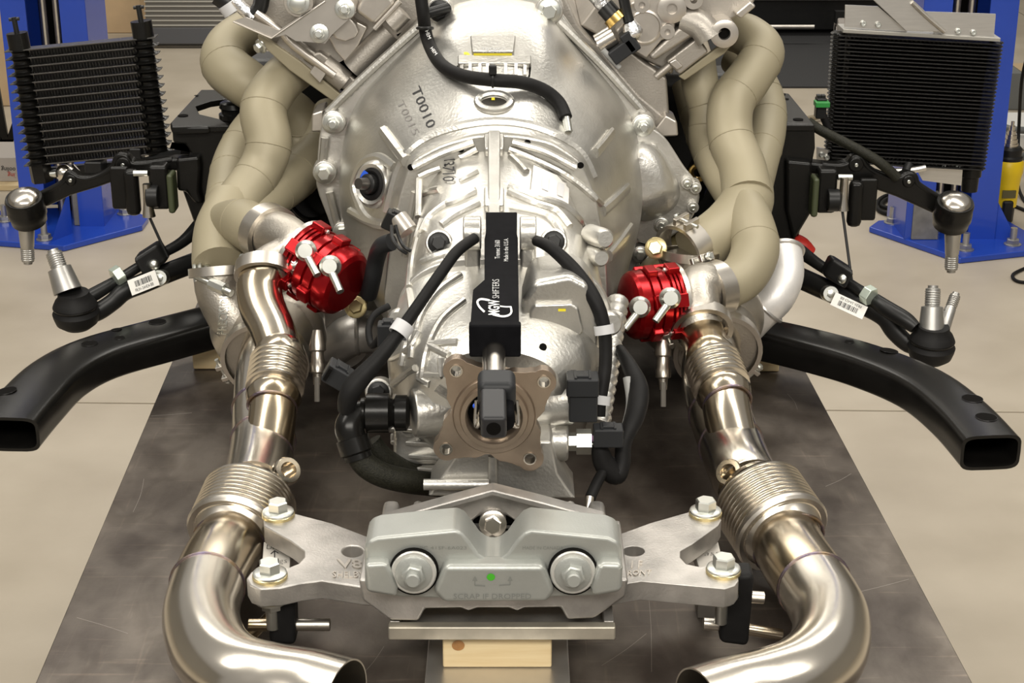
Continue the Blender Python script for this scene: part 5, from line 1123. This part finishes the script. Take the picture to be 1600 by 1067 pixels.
# right: tightly stacked plates on aluminium brackets
oc2 = thing('oil_cooler', 'black stacked plate oil cooler with tight rows on aluminium brackets', 'oil cooler', P(1420, 270, 2.62))
TLc, TRc, BLc, BRc = (1310, 52), (1556, 66), (1298, 246), (1528, 262); NR = 33; YC = 2.62
exr = nrm(P(*TRc, YC)-P(*TLc, YC)); ezr = nrm(P(*TLc, YC)-P(*BLc, YC)); ezr = nrm(ezr-exr*np.dot(exr, ezr)); eyr = np.cross(ezr, exr)
a, b = P(*lerp2(.06, .5), YC+.012), P(*lerp2(.94, .5), YC+.012); Hh = np.linalg.norm(P(*lerp2(.5, 0), YC)-P(*lerp2(.5, 1), YC))
MB().box((a+b)/2, (np.linalg.norm(b-a), .030, Hh*.97), (exr, eyr, ezr)).build('core', DARK, oc2)
for i in range(NR+1):
    v = i/NR; a, b = P(*lerp2(-.01, v), YC), P(*lerp2(1.01, v), YC); MB().box((a+b)/2, (np.linalg.norm(b-a), .046, .0019), (exr, eyr, ezr)).build('row_plate', FINM, oc2, bevel=.0004)
    for u in (0.0, 1.0):
        c = P(*lerp2(u, v), YC)-eyr*.0; MB().rev(c-ezr*.0018, ezr, [(0, .0105), (.0018, .0125), (.0036, .0105)], 14).build('tank_ring', BLKP, oc2)
    if i < NR:
        vm = (i+.5)/NR; a, b = P(*lerp2(.06, vm), YC), P(*lerp2(.9, vm), YC); hgt = Hh/NR
        nf = 60; vs = []; fs = []
        for k in range(nf+1):
            p = a+(b-a)*k/nf; z = hgt*.40*(1 if k % 2 else -1); vs += [p-eyr*.018+ezr*z, p+eyr*.01+ezr*z]
            if k: fs.append((2*k-2, 2*k-1, 2*k+1, 2*k))
        MB().add(vs, fs).build('fin_strip', DARK if i % 2 else FINM, oc2)
a, b = P(1312, 48, YC), P(1556, 62, YC); MB().box((a+b)/2+ezr*.004, (np.linalg.norm(b-a), .05, .006), (exr, eyr, ezr)).build('top_plate', mat('dull_alloy', (.36, .35, .32), .45, .6), oc2, bevel=.001)
m = MB(); prismY(m, [(1321, 8), (1372, 10), (1418, 50), (1320, 42)], YC-.02, YC-.016); m.build('bracket_panel', ALB, oc2); m = MB(); prismY(m, [(1440, 18), (1556, 22), (1553, 58), (1460, 53)], YC-.02, YC-.016); m.build('bracket_panel', ALB, oc2)
m = MB(); prismY(m, [(1352, -12), (1412, -14), (1480, 50), (1415, 48)], YC-.030, YC-.022); m.build('diagonal_strut', ALB, oc2, bevel=.001)
MB().tube([P(1425, 4, YC-.032), P(1450, 28, YC-.032), P(1476, 50, YC-.032)], .0035, n=8, res=4).build('weld_bead', SSB, oc2)
for x, y in ((1349, 37), (1372, 39), (1497, 49), (1521, 51)): put('screw', 'screw', ZINC, oc2, P(x, y, YC-.021), (0, -1, .1), .0045)
m = MB(); prismY(m, [(1276, 230), (1310, 238), (1312, 262), (1276, 256)], YC-.01, YC-.005); m.build('bracket_panel', ALB, oc2); m = MB(); prismY(m, [(1382, 244), (1505, 256), (1502, 290), (1442, 282), (1432, 264), (1384, 258)], YC-.01, YC-.005); m.build('bracket_panel', ALB, oc2)
for x, y in ((1284, 242), (1292, 246), (1474, 258), (1496, 260)): put('screw', 'screw', ZINC, oc2, P(x, y, YC-.011), (0, -1, .1), .0045)
for x0, y0, x1, y1 in ((1305, 235, 1304, 255), (1518, 256, 1514, 300)): MB().rev(P(x0, y0, YC), P(x1, y1, YC)-P(x0, y0, YC), [(0, .017), (.02, .017), (.022, .014), (.045, .013)], 20).build('port_fitting', BLKP, oc2)
MB().tube([P(1395, 268, YC-.02), P(1425, 266, YC-.03), P(1446, 262, YC-.03)], .005, n=10, res=4).build('steel_stay', ALB, oc2)
MB().tube([P(1420, 258, 2.60), P(1400, 290, 2.56), P(1345, 262, 2.52), P(1280, 262, 2.5)], .008, n=10, res=4).build('mount_stay', BLK, oc2)
wl = MB().tube([P(1262, 190, 2.50), P(1285, 205, 2.49), P(1330, 228, 2.46), P(1372, 252, 2.44), P(1402, 278, 2.44)], .0078, n=16, res=6).build('sleeved_line', SLEEVE); tag(wl, 'olive black woven sleeve line crossing in front of the tight row cooler', 'hose')
gc = thing('connector', 'black connector with a green clip left of the tight row cooler', 'connector', P(1284, 185, 2.55)); MB().box(P(1282, 168, 2.55), (.016, .02, .032)).build('shell', BLK, gc, bevel=.002); MB().box(P(1284, 162, 2.54), (.022, .022, .008)).build('green_clip', mat('green_plastic', (.02, .22, .04), .4), gc, bevel=.001); MB().cyl(P(1284, 176, 2.55), P(1294, 200, 2.55), .006).build('lead', RUB, gc)
for x in (1279, 1286): MB().box(P(x, 154, 2.55), (.006, .012, .012)).build('prong', BLK, gc)
# ------------------------------------------------------------------ workshop behind
def liftpost(label, x0, x1, yb, base, bolts, fins, block):
    o = PZ((x0+x1)/2, yb, 0); t = thing('lift_post', label, 'vehicle lift', (o[0], o[1]+.1, 0))
    q = [PZ(x, y, .02) for x, y in base]; MB().prism((0, 0, 0), (1, 0, 0), (0, 1, 0), [(p[0], p[1]) for p in q], .0005, .02).build('base_plate', BLUE, t, bevel=.004)
    a = PZ(x0, yb-12, .02); b = PZ(x1, yb-12, .02); w = b[0]-a[0]; y = a[1]+.05; H = 2.9; d = .26
    for s, xx in (('l', a[0]+.0), ('r', b[0])):
        MB().box((xx+(.003 if s == 'l' else -.003), y+d/2, .02+H/2), (.008, d, H)).build('channel_side', BLUE, t)
    MB().box(((a[0]+b[0])/2, y+d, .02+H/2), (w, .008, H)).build('channel_back', BLUE, t)
    for s in (0, 1):
        xx = a[0]+w*.15 if not s else b[0]-w*.15; MB().box((xx, y, .02+H/2), (w*.30, .008, H)).build('channel_lip', BLUE, t)
    for xx in (.42, .58): MB().cyl((a[0]+w*xx, y+.08, .02), (a[0]+w*xx, y+.08, H), .012, n=10).build('lift_cable', SSB, t)
    MB().box((a[0]+w*.5, y+d*.6, .02+H/2), (w*.42, .01, H-.02)).build('channel_dark_sheet', DARK, t)  # dark sheet across the inside of the channel
    for x, y_ in bolts:
        p = PZ(x, y_, .02); MB().cyl(p, p+V3(0, 0, .055), .011, n=12).build('anchor_stud', STUD, t); put('nut', 'anchor_nut', STUD, t, p, (0, 0, 1), .021)
    for f in fins: MB().prism3([PZ(f[0][0], f[0][1], .02), PZ(f[1][0], f[1][1], .02), PZ(f[0][0], f[0][1], .02)+V3(0, 0, .14)], V3(0, .012, 0)).build('gusset', BLUE, t)
    p = PZ(block[0], block[1], .02); MB().box(p+V3(0, .02, .075), (.085, .05, .15)).build('stop_block', mat('grey_stop_block', (.16, .155, .15), .7, 0, 30, .2) if 'grey_stop_block' not in bpy.data.materials else bpy.data.materials['grey_stop_block'], t, bevel=.003)
    return t
liftpost('blue enamel lift post with base plate behind the spaced row cooler', 30, 158, 372, [(-30, 346), (4, 326), (190, 322), (232, 338), (222, 352), (100, 384), (-30, 374)], [(70, 374), (8, 345), (196, 334)], [((112, 365), (80, 378))], (137, 352))
liftpost('blue enamel lift post with base plate behind the tight row cooler', 1418, 1560, 392, [(1358, 354), (1372, 344), (1560, 336), (1606, 362), (1640, 388), (1500, 403)], [(1508, 390), (1582, 382), (1394, 348)], [((1548, 372), (1590, 378))], (1444, 374))
def box_thing(name, label, cat, pts_px, Y0, h, d, m_, parts=None):
    a = PZ(pts_px[0], pts_px[2], 0); b = PZ(pts_px[1], pts_px[2], 0); t = thing(name, label, cat, ((a[0]+b[0])/2, a[1]+d/2, 0))
    MB().box(((a[0]+b[0])/2, a[1]+d/2, h/2+.001), (b[0]-a[0], d, h)).build('carton', m_, t, bevel=.004)
    MB().box(((a[0]+b[0])/2, a[1]+d/2, h+.003), (.06, d, .002)).build('tape', mat('packing_tape', (.52, .38, .22), .3) if 'packing_tape' not in bpy.data.materials else bpy.data.materials['packing_tape'], t); return t
box_thing('cardboard_box', 'tan cardboard box on the floor between the lift post and radiator', 'box', (100, 222, 52), 0, .55, .4, CARD)
box_thing('cardboard_box', 'tan cardboard box at the left picture edge behind the lift post', 'box', (-160, 18, 166), 0, .42, .35, CARD)
# radiator leaning back
rd = thing('radiator', 'silver grey finned radiator core leaning behind the beige manifold', 'radiator', PZ(290, 75, 0))
a = PZ(226, 76, 0); b = PZ(520, 76, 0); W = b[0]-a[0]; cx = (a[0]+b[0])/2; tilt = nrm(V3(0, .30, 1)); ny = nrm(V3(0, -1, .30))
fr = (V3(1, 0, 0), -ny, tilt); b0 = V3(cx, a[1]+.03, .01)
MB().box(b0+tilt*.045, (W*1.02, .07, .085), fr).build('bottom_tank', mat('charcoal_tank', (.07, .07, .075), .45), rd, bevel=.006)
MB().box(b0+tilt*.36, (W*.99, .03, .56), fr).build('core', mat('radiator_core', (.16, .15, .13), .5, .4), rd)
LF = mat('radiator_fin', (.40, .38, .33), .4, .7)
for k in range(22): MB().box(b0+tilt*(.10+.024*k)+ny*.018, (W, .012, .008), fr).build('fin_row', LF, rd)
MB().box(b0+tilt*.66, (W*1.02, .07, .06), fr).build('top_tank', bpy.data.materials['charcoal_tank'], rd, bevel=.006)
# black mat and low cart on the right
a, b, c_, d_ = PZ(1130, 138, 0), PZ(1420, 138, 0), PZ(1420, 48, 0), PZ(1100, 48, 0)
fm = MB().prism((0, 0, 0), (1, 0, 0), (0, 1, 0), [(p[0], p[1]) for p in (a, b, c_, d_)], .0005, .010).build('floor_mat', GASK, bevel=.003); tag(fm, 'speckled black rubber mat on the floor behind the engine', 'mat')
kt = thing('tool_cart', 'low black cart with grey lower panel and castor behind the engine', 'cart', PZ(1240, 70, 0))
a = PZ(1150, 64, .0); b = PZ(1500, 64, 0); MB().box(((a[0]+b[0])/2, a[1]+.3, .35), (b[0]-a[0], .5, .30)).build('grey_panel', mat('cart_grey', (.20, .20, .20), .5), kt, bevel=.01)
MB().box(((a[0]+b[0])/2, a[1]+.35, .115), (b[0]-a[0]-.1, .4, .16)).build('cart_dark_underside', BLK, kt); MB().cyl(PZ(1180, 42, .1), PZ(1272, 42, .1), .012).build('rail', SSB, kt)  # black cart bottom, set low to stand in for the shadow beneath
w = PZ(1306, 72, .0)+V3(.02, .03, .075); MB().cyl(w-V3(.02, 0, 0), w+V3(.02, 0, 0), .073, n=28).build('castor_wheel', mat('castor_grey', (.35, .32, .29), .6), kt, bevel=.008); MB().cyl(w-V3(.024, 0, 0), w+V3(.024, 0, 0), .03, n=20).build('castor_hub', SSB, kt); MB().box(w+V3(0, 0, .07), (.06, .05, .06)).build('castor_fork', BLK, kt)
c2 = PZ(1180, 66, 0)+V3(-.1, .03, .075); MB().cyl(c2-V3(.02, 0, 0), c2+V3(.02, 0, 0), .073, n=28).build('castor_wheel', bpy.data.materials['castor_grey'], kt, bevel=.008)
# drill with step bit
o = PZ(1566, 345, 0); dr = thing('cordless_drill', 'yellow and black drill with a silver step bit standing by the lift post', 'drill', o)
S = dep(o)/FPX
MB().rev(o, (0, 0, 1), [(.0, .03), (.005, .034), (.06, .036)], 24).build('foot', BLK, dr)
MB().rev(o+V3(0, 0, .055), (0, 0, 1), [(0, .040), (.06, .043), (.10, .046), (.115, .050), (.15, .050), (.158, .044)], 28).build('body', YPLA, dr)
MB().rev(o+V3(0, 0, .21), (0, 0, 1), [(0, .044), (.012, .045), (.018, .040), (.040, .041), (.048, .034)], 28).build('chuck', BLK, dr)
MB().rev(o+V3(0, 0, .256), (0, 0, 1), [(0, .026), (.012, .026), (.012, .022), (.026, .022), (.026, .018), (.04, .018), (.04, .014), (.054, .014), (.054, .010), (.07, .010), (.07, .006), (.085, .006)], 20).build('step_bit', STEEL, dr)
MB().box(o+V3(0, -.043, .045), (.036, .02, .075)).build('trigger_plate', BLK, dr, bevel=.008); MB().box(o+V3(0, -.044, .105), (.044, .006, .026)).build('rating_label', mat('drill_label', (.12, .10, .03), .5), dr)
# grey case, white tray and hoses at the right edge
gb = box_thing('tool_case', 'dark grey hard case behind the drill at the right picture edge', 'case', (1566, 1640, 172), 0, .16, .2, mat('case_grey', (.14, .145, .14), .5))
wt = MB().box(PZ(1650, 232, 0)+V3(0, .15, .035), (.55, .40, .068)).build('white_tray', mat('white_plastic', (.74, .73, .70), .4), bevel=.02); tag(wt, 'low white plastic tray on the floor at the right picture edge', 'tray')
for q, l in (([(1560, 195), (1580, 202), (1610, 204), (1650, 206)], 'grey air hose crossing above the white tray'), ([(1556, 268), (1580, 256), (1600, 244), (1640, 230)], 'grey air hose rising past the yellow drill')):
    h_ = MB().tube([PZ(x, y, .09) for x, y in q], .014, n=12, res=5).build('air_hose', mat('grey_hose', (.10, .105, .105), .45) if 'grey_hose' not in bpy.data.materials else bpy.data.materials['grey_hose']); tag(h_, l, 'hose')
cb = MB().tube([PZ(1604, 90, .5), PZ(1596, 130, .4), PZ(1592, 200, .2), PZ(1590, 280, .05), PZ(1598, 310, .006), PZ(1612, 326, .006)], .006, n=10, res=6).build('power_cable', RUB); tag(cb, 'thin black power cable hanging at the right picture edge', 'cable')
cb = MB().tube([PZ(1548, 328, .006), PZ(1575, 320, .006), PZ(1605, 330, .006)], .006, n=10, res=5).build('power_cable', RUB); tag(cb, 'thin black cable lying on the floor behind the drill', 'cable')
cb = MB().tube([PZ(x, y, .009) for x, y in ((1430, 330), (1402, 336), (1376, 330), (1370, 318), (1385, 306), (1412, 308), (1424, 318), (1400, 326), (1378, 322), (1384, 312), (1402, 306))], .008, n=10, res=6).build('coiled_cable', RUB); tag(cb, 'coiled black cable on the floor beside the right lift base', 'cable')
cb = MB().tube([PZ(x, y, .006) for x, y in ((1620, 412), (1590, 424), (1582, 432), (1592, 440), (1620, 442))], .005, n=10, res=6).build('cable_loop', RUB); tag(cb, 'small black cable loop on the floor at the right edge below the lift base', 'cable')
cb = MB().tube([PZ(1225, 193, .02), PZ(1290, 180, .02), PZ(1340, 172, .02)], .012, n=10, res=4).build('tan_hose', mat('tan_hose', (.30, .25, .17), .5)); tag(cb, 'tan hose on the floor beyond the right subframe tower', 'hose')
# left edge: stand, printed carton and wood strip
st = thing('tripod_stand', 'black folded steel stand leaning at the left picture edge', 'stand', PZ(8, 250, 0))
o = PZ(6, 250, 0)
for d in ((-.02, 0, .34), (.13, .02, .0), (-.14, .02, .0)): MB().box(o+V3(d[0]/2, .05, .17), (.03, .02, .36), (nrm(V3(1, 0, -d[0]/.3)), V3(0, 1, 0), nrm(V3(d[0]/.3, 0, 1)))).build('leg', BLKP, st, bevel=.003)
MB().box(o+V3(0, .05, .06), (.22, .02, .02)).build('spreader', ALB, st)
pc = thing('printed_carton', 'pale printed carton lying flat beside the left lift base', 'box', PZ(10, 285, .02))
a = PZ(-60, 284, .02); b = PZ(31, 281, .02); B = MB().box(((a[0]+b[0])/2, a[1]+.12, .065), (b[0]-a[0], .24, .088)); B.build('carton', mat('grey_card', (.44, .40, .36), .6), pc, bevel=.002); bv_ = B.bvh()
text_on(MB(), 'Tooling', bv_, (30, 262), (-28, -1), (0, 7), .001, .01).build('print', INK, pc); text_on(MB(), 'King', bv_, (30, 271), (-18, -1), (0, 7), .001, .01).build('print', mat('red_print', (.45, .06, .04), .6), pc)
ws = MB().box(((a[0]+b[0])/2, a[1]+.10, .0105), (b[0]-a[0]+.03, .30, .02)).build('wood_strip', WOOD, bevel=.002); tag(ws, 'thin pine strip on the floor under the printed carton', 'wood strip')
